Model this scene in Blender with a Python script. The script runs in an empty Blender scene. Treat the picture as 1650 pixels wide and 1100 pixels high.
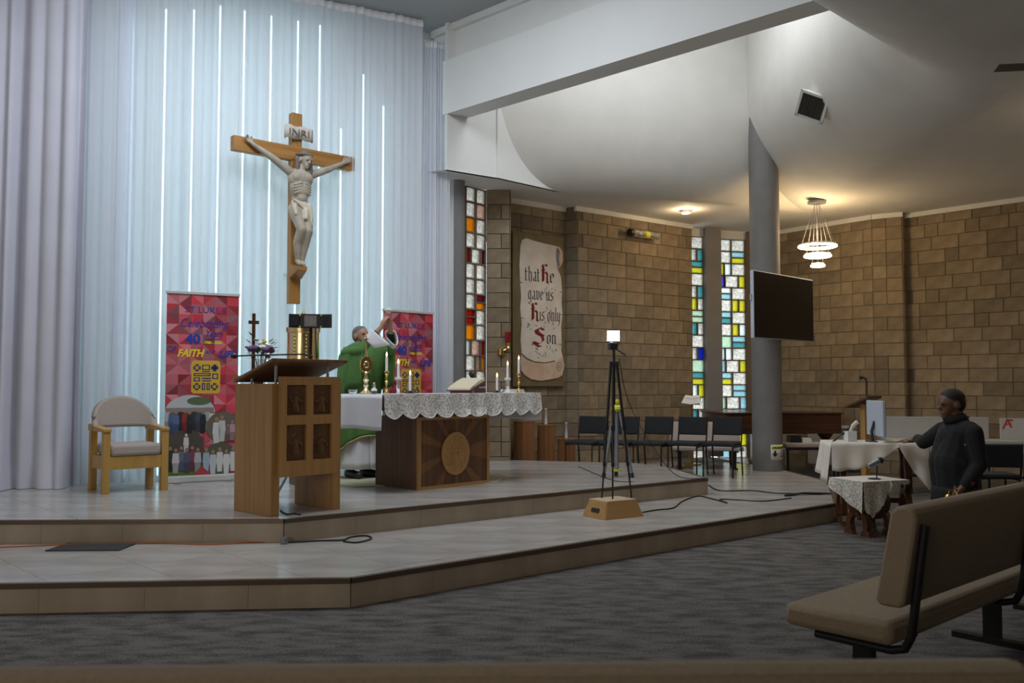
import bpy, bmesh, math, random
from math import sin, cos, pi, radians, sqrt, atan2
from mathutils import Vector, Matrix, geometry

# ------------------------------------------------------------------ camera, world, light, exposure
S = bpy.context.scene
C = S.collection
RND = random.Random(7)
S.view_settings.view_transform = 'Standard'
S.view_settings.look = 'None'
S.view_settings.gamma = 1.0
S.view_settings.use_curve_mapping = False
S.view_settings.exposure = 0.12
S.cycles.use_denoising = True
S.cycles.max_bounces = 8
S.cycles.transparent_max_bounces = 12
S.cycles.sample_clamp_indirect = 6.0

cam = bpy.data.cameras.new('camera')
cam.sensor_width = 36.0
cam.lens = 1450.0 / 1650.0 * 36.0
cam.clip_start = 0.05
cam.dof.use_dof = True
cam.dof.focus_distance = 9.0
cam.dof.aperture_fstop = 4.0
camo = bpy.data.objects.new('camera', cam)
C.objects.link(camo)
camo.location = (0, 0, 1.36)
camo.rotation_euler = (pi / 2 + math.atan(70 / 1450.0), 0, 0)
S.camera = camo

world = bpy.data.worlds.new('overcast_sky')
S.world = world
world.use_nodes = True
world.node_tree.nodes['Background'].inputs[0].default_value = (0.86, 0.93, 1.0, 1)
world.node_tree.nodes['Background'].inputs[1].default_value = 2.6


def area(name, loc, size, power, color, target, sy=None):
    l = bpy.data.lights.new(name, 'AREA')
    l.shape = 'RECTANGLE'
    l.size = size
    l.size_y = sy or size
    l.energy = power
    l.color = color
    o = bpy.data.objects.new(name, l)
    C.objects.link(o)
    o.location = loc
    o.rotation_euler = (Vector(target) - Vector(loc)).to_track_quat('-Z', 'Y').to_euler()
    return o


# daylight: roof light over the sanctuary, roof light in the light well; plus an unseen warm fill added behind the camera
area('roof_light_sanctuary', (-1.6, 7.6, 5.8), 3.6, 215, (0.86, 0.92, 1.0), (-1.6, 8.2, 0), 2.0)
area('roof_light_well', (1.9, 9.9, 6.9), 1.8, 72, (0.90, 0.95, 1.0), (2.1, 9.9, 0), 1.8)
area('rear_fill_light', (-4.5, -3.2, 2.6), 3.5, 100, (1.0, 0.90, 0.76), (-1.0, 8, 1.8), 2.2)  # added fill, no such window is modelled

# ------------------------------------------------------------------ materials
MATS = {}


def new_mat(name):
    m = bpy.data.materials.new(name)
    m.use_nodes = True
    nt = m.node_tree
    return m, nt, nt.nodes['Principled BSDF']


def mat(name, col, rough=0.6, metal=0.0, var=0.0, scale=8.0, bump=0.0, bscale=60.0, emit=0.0, stretch=None, spec=None, obj_random=0.0, col2=None):
    if name in MATS:
        return MATS[name]
    m, nt, b = new_mat(name)
    N, L = nt.nodes, nt.links
    b.inputs['Base Color'].default_value = (*col, 1)
    b.inputs['Roughness'].default_value = rough
    b.inputs['Metallic'].default_value = metal
    if spec is not None:
        b.inputs['Specular IOR Level'].default_value = spec
    if emit:
        b.inputs['Emission Color'].default_value = (*col, 1)
        b.inputs['Emission Strength'].default_value = emit
    tc = N.new('ShaderNodeTexCoord')
    mp = N.new('ShaderNodeMapping')
    L.new(tc.outputs['Object'], mp.inputs[0])
    if stretch:
        mp.inputs['Scale'].default_value = stretch
    if var or col2:
        nz = N.new('ShaderNodeTexNoise')
        nz.inputs['Scale'].default_value = scale
        nz.inputs['Detail'].default_value = 5
        L.new(mp.outputs[0], nz.inputs['Vector'])
        r = N.new('ShaderNodeValToRGB')
        c2 = col2 or tuple(min(1, c * (1 + var)) for c in col)
        c1 = col if col2 else tuple(c * (1 - var) for c in col)
        r.color_ramp.elements[0].position = 0.3
        r.color_ramp.elements[1].position = 0.7
        r.color_ramp.elements[0].color = (*c1, 1)
        r.color_ramp.elements[1].color = (*c2, 1)
        L.new(nz.outputs[0], r.inputs[0])
        out = r.outputs[0]
        if obj_random:
            oi = N.new('ShaderNodeObjectInfo')
            hs = N.new('ShaderNodeHueSaturation')
            mr = N.new('ShaderNodeMapRange')
            mr.inputs['To Min'].default_value = 1 - obj_random
            mr.inputs['To Max'].default_value = 1 + obj_random
            L.new(oi.outputs['Random'], mr.inputs[0])
            L.new(mr.outputs[0], hs.inputs['Value'])
            L.new(out, hs.inputs['Color'])
            out = hs.outputs[0]
        L.new(out, b.inputs['Base Color'])
    if bump:
        n2 = N.new('ShaderNodeTexNoise')
        n2.inputs['Scale'].default_value = bscale
        n2.inputs['Detail'].default_value = 3
        L.new(mp.outputs[0], n2.inputs['Vector'])
        bp = N.new('ShaderNodeBump')
        bp.inputs['Strength'].default_value = bump
        bp.inputs['Distance'].default_value = 0.01
        L.new(n2.outputs[0], bp.inputs['Height'])
        L.new(bp.outputs[0], b.inputs['Normal'])
    MATS[name] = m
    return m


def wood(name, c1, c2, axis='z', rough=0.45):
    st = {'z': (14, 14, 0.7), 'x': (0.7, 14, 14), 'y': (14, 0.7, 14)}[axis]
    return mat(name, c1, rough, scale=1.6, stretch=st, col2=c2, bump=0.05, bscale=3)


def sheer_mat(name, col, clear):
    m, nt, b = new_mat(name)
    N, L = nt.nodes, nt.links
    N.remove(b)
    out = N['Material Output']
    d = N.new('ShaderNodeBsdfDiffuse'); d.inputs[0].default_value = (*col, 1)
    t = N.new('ShaderNodeBsdfTranslucent'); t.inputs[0].default_value = (*col, 1)
    mx = N.new('ShaderNodeMixShader'); mx.inputs[0].default_value = 0.45
    L.new(d.outputs[0], mx.inputs[1]); L.new(t.outputs[0], mx.inputs[2])
    tr = N.new('ShaderNodeBsdfTransparent')
    m2 = N.new('ShaderNodeMixShader'); m2.inputs[0].default_value = clear
    L.new(mx.outputs[0], m2.inputs[1]); L.new(tr.outputs[0], m2.inputs[2])
    L.new(m2.outputs[0], out.inputs[0])
    MATS[name] = m
    return m


def lace_mat(name, col, scale, hole=0.35):
    m, nt, b = new_mat(name)
    N, L = nt.nodes, nt.links
    b.inputs['Base Color'].default_value = (*col, 1)
    b.inputs['Roughness'].default_value = 0.9
    out = N['Material Output']
    tc = N.new('ShaderNodeTexCoord')
    vo = N.new('ShaderNodeTexVoronoi'); vo.inputs['Scale'].default_value = scale
    vo.feature = 'SMOOTH_F1'
    wv = N.new('ShaderNodeTexNoise'); wv.inputs['Scale'].default_value = scale * 0.8; wv.inputs['Distortion'].default_value = 2.5
    L.new(tc.outputs['Object'], vo.inputs['Vector']); L.new(tc.outputs['Object'], wv.inputs['Vector'])
    ad = N.new('ShaderNodeMath'); ad.operation = 'MULTIPLY'
    L.new(vo.outputs['Distance'], ad.inputs[0]); L.new(wv.outputs[0], ad.inputs[1])
    r = N.new('ShaderNodeValToRGB')
    r.color_ramp.elements[0].position = hole - 0.04; r.color_ramp.elements[1].position = hole
    r.color_ramp.elements[0].color = (0, 0, 0, 1); r.color_ramp.elements[1].color = (0.45, 0.45, 0.45, 1)
    L.new(ad.outputs[0], r.inputs[0])
    tr = N.new('ShaderNodeBsdfTransparent')
    mx = N.new('ShaderNodeMixShader')
    L.new(r.outputs[0], mx.inputs[0]); L.new(b.outputs[0], mx.inputs[1]); L.new(tr.outputs[0], mx.inputs[2])
    L.new(mx.outputs[0], out.inputs[0])
    MATS[name] = m
    return m


def glass_pane_mat(name, col, rough_tex):
    m, nt, b = new_mat(name)
    N, L = nt.nodes, nt.links
    N.remove(b)
    out = N['Material Output']
    tc = N.new('ShaderNodeTexCoord')
    nz = N.new('ShaderNodeTexNoise'); nz.inputs['Scale'].default_value = 16; nz.inputs['Distortion'].default_value = 1.5; nz.inputs['Detail'].default_value = 2
    L.new(tc.outputs['Object'], nz.inputs['Vector'])
    r = N.new('ShaderNodeValToRGB')
    r.color_ramp.elements[0].position = 0.35; r.color_ramp.elements[1].position = 0.62
    lo = tuple(c * (1 - rough_tex) for c in col)
    r.color_ramp.elements[0].color = (*lo, 1); r.color_ramp.elements[1].color = (*col, 1)
    L.new(nz.outputs[0], r.inputs[0])
    t = N.new('ShaderNodeBsdfTranslucent'); L.new(r.outputs[0], t.inputs[0])
    tr = N.new('ShaderNodeBsdfTransparent'); L.new(r.outputs[0], tr.inputs[0])
    mx = N.new('ShaderNodeMixShader'); mx.inputs[0].default_value = 0.35
    L.new(t.outputs[0], mx.inputs[1]); L.new(tr.outputs[0], mx.inputs[2])
    g = N.new('ShaderNodeBsdfGlossy'); g.inputs['Roughness'].default_value = 0.15
    m2 = N.new('ShaderNodeMixShader'); m2.inputs[0].default_value = 0.06
    L.new(mx.outputs[0], m2.inputs[1]); L.new(g.outputs[0], m2.inputs[2])
    L.new(m2.outputs[0], out.inputs[0])
    MATS[name] = m
    return m


def vcol_mat(name, rough=0.6):
    m, nt, b = new_mat(name)
    a = nt.nodes.new('ShaderNodeVertexColor'); a.layer_name = 'print'
    nt.links.new(a.outputs[0], b.inputs['Base Color'])
    b.inputs['Roughness'].default_value = rough
    MATS[name] = m
    return m


M = dict(
    white_paint=mat('white_paint', (0.74, 0.74, 0.72), 0.7, var=0.02, scale=2),
    beam_under=mat('beam_paint', (0.72, 0.72, 0.70), 0.7, var=0.02, scale=2),
    ceil_paint=mat('ceiling_plaster', (0.74, 0.72, 0.68), 0.8, var=0.03, scale=3, bump=0.1, bscale=30),
    grey_column=mat('grey_column_paint', (0.21, 0.20, 0.195), 0.75, var=0.06, scale=5, bump=0.15, bscale=80),
    mortar=mat('mortar', (0.17, 0.135, 0.095), 0.95),
    block=mat('stone_block', (0.19, 0.143, 0.09), 0.92, scale=5, col2=(0.315, 0.245, 0.16), bump=0.35, bscale=45, obj_random=0.22),
    marble=mat('marble_tile', (0.35, 0.325, 0.30), 0.2, scale=1.3, stretch=(1.0, 3.2, 1.0), col2=(0.50, 0.48, 0.455)),
    riser=mat('riser_tile', (0.34, 0.27, 0.20), 0.35, scale=1.5, stretch=(2.5, 2.5, 0.8), col2=(0.46, 0.38, 0.29)),
    grout=mat('grout', (0.16, 0.14, 0.12), 0.9),
    nosing=mat('nosing_bronze', (0.13, 0.09, 0.06), 0.35, 0.5),
    drape=mat('drape_fabric', (0.60, 0.60, 0.68), 0.9, var=0.03, scale=3),
    sheer=sheer_mat('sheer_fabric', (0.86, 0.88, 0.96), 0.36),
    sheer2=sheer_mat('sheer_fabric_dense', (0.82, 0.84, 0.92), 0.12),
    oak=wood('oak_veneer', (0.36, 0.18, 0.055), (0.47, 0.26, 0.09), 'z'),
    oak_x=wood('oak_veneer_across', (0.40, 0.21, 0.07), (0.50, 0.29, 0.11), 'x'),
    cross_wood=wood('cross_wood', (0.30, 0.13, 0.025), (0.44, 0.22, 0.06), 'z'),
    cross_wood_x=wood('cross_wood_across', (0.30, 0.13, 0.025), (0.44, 0.22, 0.06), 'x'),
    walnut=wood('walnut_veneer', (0.085, 0.035, 0.015), (0.17, 0.075, 0.03), 'z'),
    walnut_pale=wood('walnut_ray', (0.17, 0.075, 0.028), (0.25, 0.115, 0.045), 'z'),  # paler walnut for every third altar ray and the reading top
    dark_wood=wood('dark_carved_wood', (0.065, 0.026, 0.011), (0.13, 0.055, 0.022), 'z', 0.35),
    red_wood=wood('pedestal_wood', (0.21, 0.085, 0.03), (0.31, 0.14, 0.055), 'z'),
    chair_oak=wood('chair_oak', (0.42, 0.24, 0.055), (0.52, 0.31, 0.09), 'z'),
    carved=mat('carved_panel', (0.10, 0.042, 0.014), 0.4, col2=(0.17, 0.08, 0.028), scale=9, bump=0.5, bscale=14),
    medallion=mat('medallion_wood', (0.38, 0.20, 0.07), 0.5, col2=(0.47, 0.27, 0.10), scale=6, bump=0.6, bscale=22),
    beige=mat('beige_upholstery', (0.42, 0.36, 0.32), 0.95, var=0.06, scale=120, bump=0.2, bscale=250),
    pew_fabric=mat('tan_pew_fabric', (0.28, 0.215, 0.145), 0.95, var=0.10, scale=90, bump=0.25, bscale=220),
    black_metal=mat('black_metal', (0.012, 0.012, 0.013), 0.35),
    black_plastic=mat('black_plastic', (0.018, 0.018, 0.02), 0.45),
    black_fabric=mat('black_fabric', (0.022, 0.023, 0.027), 0.95, var=0.1, scale=90),
    grey_metal=mat('grey_metal', (0.25, 0.26, 0.29), 0.4, 0.6),
    steel=mat('steel', (0.6, 0.6, 0.6), 0.3, 1.0),
    brass=mat('brass', (0.75, 0.52, 0.16), 0.25, 1.0),
    gold=mat('gold_plate', (0.86, 0.70, 0.40), 0.22, 1.0),
    white_cloth=mat('white_cloth', (0.80, 0.80, 0.84), 0.9, var=0.02, scale=10),
    cream_cloth=mat('cream_cloth', (0.72, 0.66, 0.58), 0.9, var=0.04, scale=10),
    lace=lace_mat('lace_cotton', (0.80, 0.78, 0.75), 58, 0.25),
    lace2=lace_mat('lace_cream', (0.70, 0.66, 0.58), 70, 0.23),
    candle=mat('candle_wax', (0.85, 0.83, 0.80), 0.5),
    flame=mat('flame', (1.0, 0.62, 0.22), 0.5, emit=9),
    clear_glass=None,
    skin_light=mat('skin_light', (0.42, 0.23, 0.15), 0.55, var=0.06, scale=12),
    skin_brown=mat('skin_brown', (0.16, 0.075, 0.042), 0.5, var=0.08, scale=12),
    hair_dark=mat('hair_black', (0.012, 0.010, 0.009), 0.7, bump=0.4, bscale=120),
    hair_grey=mat('hair_grey', (0.16, 0.145, 0.13), 0.8, bump=0.4, bscale=120),
    green_vest=mat('green_chasuble', (0.085, 0.20, 0.045), 0.8, var=0.10, scale=6),
    gold_trim=mat('gold_braid', (0.55, 0.45, 0.16), 0.6),
    alb=mat('white_alb', (0.78, 0.78, 0.80), 0.9, var=0.03, scale=10),
    black_cloth=mat('black_cloth', (0.009, 0.009, 0.0095), 0.9, var=0.15, scale=20),
    corpus=mat('painted_plaster', (0.33, 0.285, 0.225), 0.7, col2=(0.48, 0.425, 0.345), scale=10),
    corpus_dark=mat('painted_plaster_hair', (0.17, 0.145, 0.115), 0.8, var=0.2, scale=20),
    corpus_cloth=mat('painted_loincloth', (0.62, 0.56, 0.44), 0.75, var=0.08, scale=15),
    titulus=mat('titulus_board', (0.55, 0.50, 0.44), 0.8, var=0.08, scale=15),
    ink=mat('ink_black', (0.015, 0.014, 0.013), 0.7),
    ink_red=mat('ink_red', (0.23, 0.022, 0.014), 0.7),
    ink_green=mat('ink_green', (0.12, 0.18, 0.10), 0.7),
    scroll_board=mat('scroll_board', (0.165, 0.12, 0.055), 0.7, var=0.15, scale=6),
    parchment=mat('parchment', (0.62, 0.53, 0.44), 0.8, scale=5, col2=(0.74, 0.66, 0.57)),
    parchment_tan=mat('parchment_curl', (0.55, 0.36, 0.25), 0.8, scale=5, col2=(0.68, 0.52, 0.40)),
    rollgrey=mat('scroll_shadow_paint', (0.20, 0.20, 0.20), 0.8, var=0.2, scale=12),
    screen=mat('screen_glass', (0.006, 0.007, 0.008), 0.18),
    paper=mat('paper', (0.75, 0.74, 0.71), 0.8),
    yellow=mat('yellow_plastic', (0.62, 0.60, 0.04), 0.5),
    cord=mat('black_cord', (0.012, 0.012, 0.012), 0.5),
    rug=mat('pale_rug', (0.50, 0.48, 0.33), 0.95, var=0.08, scale=15),
    mat_grey=mat('grey_mat', (0.035, 0.035, 0.035), 0.9, var=0.15, scale=40),
    led=mat('led_cyan', (0.60, 0.97, 1.0), 0.5, emit=3.0),
    pendant_glow=mat('pendant_glow', (1.0, 0.80, 0.52), 0.5, emit=14),
    lamp_glow=mat('lamp_glow', (0.93, 0.96, 1.0), 0.5, emit=35),
    red_glass=mat('red_glass', (0.25, 0.01, 0.012), 0.15),
    leaf=mat('leaf_green', (0.05, 0.10, 0.035), 0.6, var=0.3, scale=15),
    petal_purple=mat('petal_purple', (0.12, 0.05, 0.15), 0.7, var=0.35, scale=30),
    petal_white=mat('petal_white', (0.75, 0.76, 0.72), 0.7),
    petal_yellow=mat('petal_yellow', (0.75, 0.55, 0.02), 0.7),
    box_wood=wood('stool_ply', (0.38, 0.20, 0.07), (0.47, 0.27, 0.10), 'x'),
    piano_wood=wood('piano_mahogany', (0.055, 0.022, 0.012), (0.11, 0.045, 0.022), 'x', 0.25),
    heater_white=mat('heater_enamel', (0.55, 0.55, 0.54), 0.4),
    board_white=mat('white_laminate', (0.46, 0.45, 0.42), 0.5, var=0.02),
    silver=mat('monitor_silver', (0.50, 0.56, 0.66), 0.35),
    vent_dark=mat('vent_dark', (0.02, 0.02, 0.018), 0.8),
    book_red=mat('book_leather', (0.10, 0.03, 0.03), 0.5, var=0.2, scale=20),
    pages=mat('book_pages', (0.66, 0.58, 0.42), 0.8),
    blue=mat('print_blue', (0.02, 0.045, 0.38), 0.6),
    purple=mat('print_purple', (0.10, 0.035, 0.24), 0.6),
    pyellow=mat('print_yellow', (0.85, 0.66, 0.03), 0.6),
    emblem=mat('emblem_yellow', (0.66, 0.42, 0.04), 0.6),
    navy=mat('emblem_navy', (0.025, 0.03, 0.14), 0.6),
    red_mark=mat('red_marker', (0.55, 0.05, 0.03), 0.7),
    printed=vcol_mat('banner_print'),
)


def clear_glass():
    m, nt, b = new_mat('clear_glass')
    b.inputs['Base Color'].default_value = (0.95, 0.97, 0.97, 1)
    b.inputs['Roughness'].default_value = 0.05
    b.inputs['Transmission Weight'].default_value = 0.9
    b.inputs['IOR'].default_value = 1.3
    return m


M['clear_glass'] = clear_glass()


def carpet_mat():
    m, nt, b = new_mat('carpet_tiles')
    N, L = nt.nodes, nt.links
    tc = N.new('ShaderNodeTexCoord')
    n1 = N.new('ShaderNodeTexNoise'); n1.inputs['Scale'].default_value = 4.5; n1.inputs['Detail'].default_value = 4
    mp = N.new('ShaderNodeMapping'); mp.inputs['Scale'].default_value = (1.0, 2.6, 1); mp.inputs['Rotation'].default_value = (0, 0, 0.75)
    n2 = N.new('ShaderNodeTexNoise'); n2.inputs['Scale'].default_value = 75; n2.inputs['Detail'].default_value = 3
    L.new(tc.outputs['Object'], mp.inputs[0]); L.new(mp.outputs[0], n1.inputs['Vector']); L.new(tc.outputs['Object'], n2.inputs['Vector'])
    ad = N.new('ShaderNodeMath'); ad.operation = 'MULTIPLY_ADD'; ad.inputs[1].default_value = 0.8
    L.new(n2.outputs[0], ad.inputs[0]); L.new(n1.outputs[0], ad.inputs[2])
    r = N.new('ShaderNodeValToRGB')
    r.color_ramp.elements[0].position = 0.74; r.color_ramp.elements[1].position = 1.08
    r.color_ramp.elements[0].color = (0.047, 0.043, 0.040, 1); r.color_ramp.elements[1].color = (0.135, 0.122, 0.112, 1)
    L.new(ad.outputs[0], r.inputs[0]); L.new(r.outputs[0], b.inputs['Base Color'])
    b.inputs['Roughness'].default_value = 1.0
    bp = N.new('ShaderNodeBump'); bp.inputs['Strength'].default_value = 0.4; bp.inputs['Distance'].default_value = 0.006
    L.new(n2.outputs[0], bp.inputs['Height']); L.new(bp.outputs[0], b.inputs['Normal'])
    return m


M['carpet'] = carpet_mat()

# ------------------------------------------------------------------ mesh helpers


class MB:
    def __init__(s):
        s.v, s.f, s.c = [], [], []

    def add(s, vs, fs, col=None):
        o = len(s.v)
        s.v += [tuple(p) for p in vs]
        s.f += [tuple(i + o for i in f) for f in fs]
        s.c += [col] * len(fs)
        return s

    def box(s, x0, x1, y0, y1, z0, z1):
        return s.add([(x0, y0, z0), (x1, y0, z0), (x1, y1, z0), (x0, y1, z0), (x0, y0, z1), (x1, y0, z1), (x1, y1, z1), (x0, y1, z1)],
                     [(0, 3, 2, 1), (4, 5, 6, 7), (0, 1, 5, 4), (1, 2, 6, 5), (2, 3, 7, 6), (3, 0, 4, 7)])

    def obox(s, c, size, R):
        hx, hy, hz = (d / 2 for d in size)
        c = Vector(c)
        ps = [c + R @ Vector(p) for p in ((-hx, -hy, -hz), (hx, -hy, -hz), (hx, hy, -hz), (-hx, hy, -hz), (-hx, -hy, hz), (hx, -hy, hz), (hx, hy, hz), (-hx, hy, hz))]
        return s.add(ps, [(0, 3, 2, 1), (4, 5, 6, 7), (0, 1, 5, 4), (1, 2, 6, 5), (2, 3, 7, 6), (3, 0, 4, 7)])

    def prism(s, poly, z0, z1):
        n = len(poly)
        a = sum(poly[i][0] * poly[(i + 1) % n][1] - poly[(i + 1) % n][0] * poly[i][1] for i in range(n))
        if a < 0:
            poly = poly[::-1]
        vs = [(x, y, z0) for x, y in poly] + [(x, y, z1) for x, y in poly]
        fs = [tuple(range(n))[::-1], tuple(range(n, 2 * n))] + [(i, (i + 1) % n, (i + 1) % n + n, i + n) for i in range(n)]
        return s.add(vs, fs)

    def ext(s, poly, y0, y1, col=None):          # polygon in x,z pushed along y
        n = len(poly)
        a = sum(poly[i][0] * poly[(i + 1) % n][1] - poly[(i + 1) % n][0] * poly[i][1] for i in range(n))
        if a < 0:
            poly = poly[::-1]
        vs = [(x, y0, z) for x, z in poly] + [(x, y1, z) for x, z in poly]
        fs = [tuple(range(n)), tuple(range(n, 2 * n))[::-1]] + [((i + 1) % n, i, i + n, (i + 1) % n + n) for i in range(n)]
        return s.add(vs, fs, col)

    def ribbon(s, pts, ws, y0, y1):              # thick curve in x,z pushed along y
        L, R = [], []
        for i, p in enumerate(pts):
            a = Vector(pts[max(0, i - 1)]); b = Vector(pts[min(len(pts) - 1, i + 1)])
            d = (b - a).normalized(); n = Vector((-d.y, d.x))
            w = ws[i] if hasattr(ws, '__len__') else ws
            L.append(tuple(Vector(p) + n * w / 2)); R.append(tuple(Vector(p) - n * w / 2))
        for i in range(len(pts) - 1):
            s.ext([L[i], L[i + 1], R[i + 1], R[i]], y0, y1)
        return s

    def tube(s, pts, r, n=8, caps=True):
        pts = [Vector(p) for p in pts]
        rings = []
        up = None
        for i, p in enumerate(pts):
            d = (pts[min(i + 1, len(pts) - 1)] - pts[max(i - 1, 0)])
            if d.length < 1e-9:
                d = Vector((0, 0, 1))
            d.normalize()
            if up is None:
                up = Vector((0, 0, 1)) if abs(d.z) < 0.9 else Vector((1, 0, 0))
            x = d.cross(up).normalized(); y = x.cross(d).normalized(); up = y
            rr = r[i] if hasattr(r, '__len__') else r
            rings.append([p + (x * cos(2 * pi * k / n) + y * sin(2 * pi * k / n)) * rr for k in range(n)])
        vs = [q for ring in rings for q in ring]
        fs = []
        for i in range(len(pts) - 1):
            for k in range(n):
                fs.append((i * n + k, i * n + (k + 1) % n, (i + 1) * n + (k + 1) % n, (i + 1) * n + k))
        if caps:
            fs.append(tuple(range(n))[::-1]); fs.append(tuple(range((len(pts) - 1) * n, len(pts) * n)))
        return s.add(vs, fs)

    def lathe(s, prof, n=16, c=(0, 0, 0)):
        vs, fs = [], []
        for r, z in prof:
            for k in range(n):
                a = 2 * pi * k / n
                vs.append((c[0] + r * cos(a), c[1] + r * sin(a), c[2] + z))
        for i in range(len(prof) - 1):
            for k in range(n):
                fs.append((i * n + k, i * n + (k + 1) % n, (i + 1) * n + (k + 1) % n, (i + 1) * n + k))
        fs.append(tuple(range(n))[::-1]); fs.append(tuple(range((len(prof) - 1) * n, len(prof) * n)))
        return s.add(vs, fs)

    def ell(s, c, r, n=12, m=8, R=None):
        vs, fs = [], []
        c = Vector(c)
        for i in range(m + 1):
            t = pi * i / m
            for k in range(n):
                a = 2 * pi * k / n
                p = Vector((r[0] * sin(t) * cos(a), r[1] * sin(t) * sin(a), -r[2] * cos(t)))
                vs.append(c + (R @ p if R else p))
        for i in range(m):
            for k in range(n):
                fs.append((i * n + k, i * n + (k + 1) % n, (i + 1) * n + (k + 1) % n, (i + 1) * n + k))
        return s.add(vs, fs)

    def torus(s, c, R, r, n=40, m=8):
        return s.tube([(c[0] + R * cos(2 * pi * k / n), c[1] + R * sin(2 * pi * k / n), c[2]) for k in range(n + 1)], r, m, False)

    def grid(s, P):                              # rows of points
        nr, nc = len(P), len(P[0])
        return s.add([q for row in P for q in row], [(i * nc + j, i * nc + j + 1, (i + 1) * nc + j + 1, (i + 1) * nc + j) for i in range(nr - 1) for j in range(nc - 1)])

    def mesh(s, name):
        me = bpy.data.meshes.new(name)
        me.from_pydata(s.v, [], s.f)
        if any(c is not None for c in s.c):
            at = me.color_attributes.new('print', 'BYTE_COLOR', 'CORNER')
            for p in me.polygons:
                col = s.c[p.index] or (0.5, 0.5, 0.5)
                for li in p.loop_indices:
                    at.data[li].color = (*col, 1)
        me.update()
        bm = bmesh.new(); bm.from_mesh(me)
        bmesh.ops.remove_doubles(bm, verts=bm.verts, dist=1e-6) if False else None
        bm.free()
        return me

    def build(s, name, m, parent=None, smooth=False, bevel=0.0, solid=0.0, loc=None, rz=0.0, sub=0):
        me = s.mesh(name)
        me.materials.append(M[m] if isinstance(m, str) else m)
        if smooth:
            for p in me.polygons:
                p.use_smooth = True
            if smooth != 'all':
                me.set_sharp_from_angle(angle=radians(40))
        o = bpy.data.objects.new(name, me)
        C.objects.link(o)
        if parent:
            o.parent = parent
        if loc:
            o.location = loc
        o.rotation_euler.z = rz
        if sub:
            md = o.modifiers.new('subdivision', 'SUBSURF'); md.levels = sub; md.render_levels = sub
        if solid:
            md = o.modifiers.new('thickness', 'SOLIDIFY'); md.thickness = solid; md.offset = 0
        if bevel:
            md = o.modifiers.new('edges', 'BEVEL'); md.width = bevel; md.segments = 2; md.limit_method = 'ANGLE'; md.angle_limit = radians(50)
        return o


def tag(o, label, cat, group=None):
    o['label'] = label
    o['category'] = cat
    if group:
        o['group'] = group
    return o


def thing(name, label, cat, loc=(0, 0, 0), rz=0.0, group=None):
    o = bpy.data.objects.new(name, None)
    C.objects.link(o)
    o.location = loc
    o.rotation_euler.z = rz
    o.empty_display_size = 0.1
    return tag(o, label, cat, group)


def struct(o, label=None):
    o['kind'] = 'structure'
    if label:
        o['label'] = label
    return o


def copy_tree(o, parent=None):
    c = o.copy(); C.objects.link(c); c.parent = parent
    for ch in list(o.children):
        copy_tree(ch, c)
    return c


def text_mesh(name, body, m, parent, loc, size, rot=(pi / 2, 0, 0), shear=0.0, sx=1.0, bold=0.0, depth=0.0008, align='CENTER', width=None):
    cu = bpy.data.curves.new(name, 'FONT')
    cu.body = body; cu.size = size; cu.shear = shear; cu.extrude = depth; cu.offset = bold; cu.align_x = align
    cu.resolution_u = 3
    t = bpy.data.objects.new(name, cu)
    C.objects.link(t)
    dg = bpy.context.evaluated_depsgraph_get()
    me = bpy.data.meshes.new_from_object(t.evaluated_get(dg))
    bpy.data.objects.remove(t)
    if width:
        xs = [v.co.x for v in me.vertices]
        sx = width / (max(xs) - min(xs))
    for v in me.vertices:
        v.co.x *= sx
    me.materials.clear(); me.materials.append(M[m])
    o = bpy.data.objects.new(name, me); C.objects.link(o)
    o.parent = parent; o.location = loc; o.rotation_euler = rot
    return o


def arc(cx, cz, r, a0, a1, n=12, rz=None):
    rz = rz or r
    return [(cx + r * cos(radians(a0 + (a1 - a0) * k / n)), cz + rz * sin(radians(a0 + (a1 - a0) * k / n))) for k in range(n + 1)]


# ------------------------------------------------------------------ continuous figures: one skin grown over tapered limbs


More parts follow.
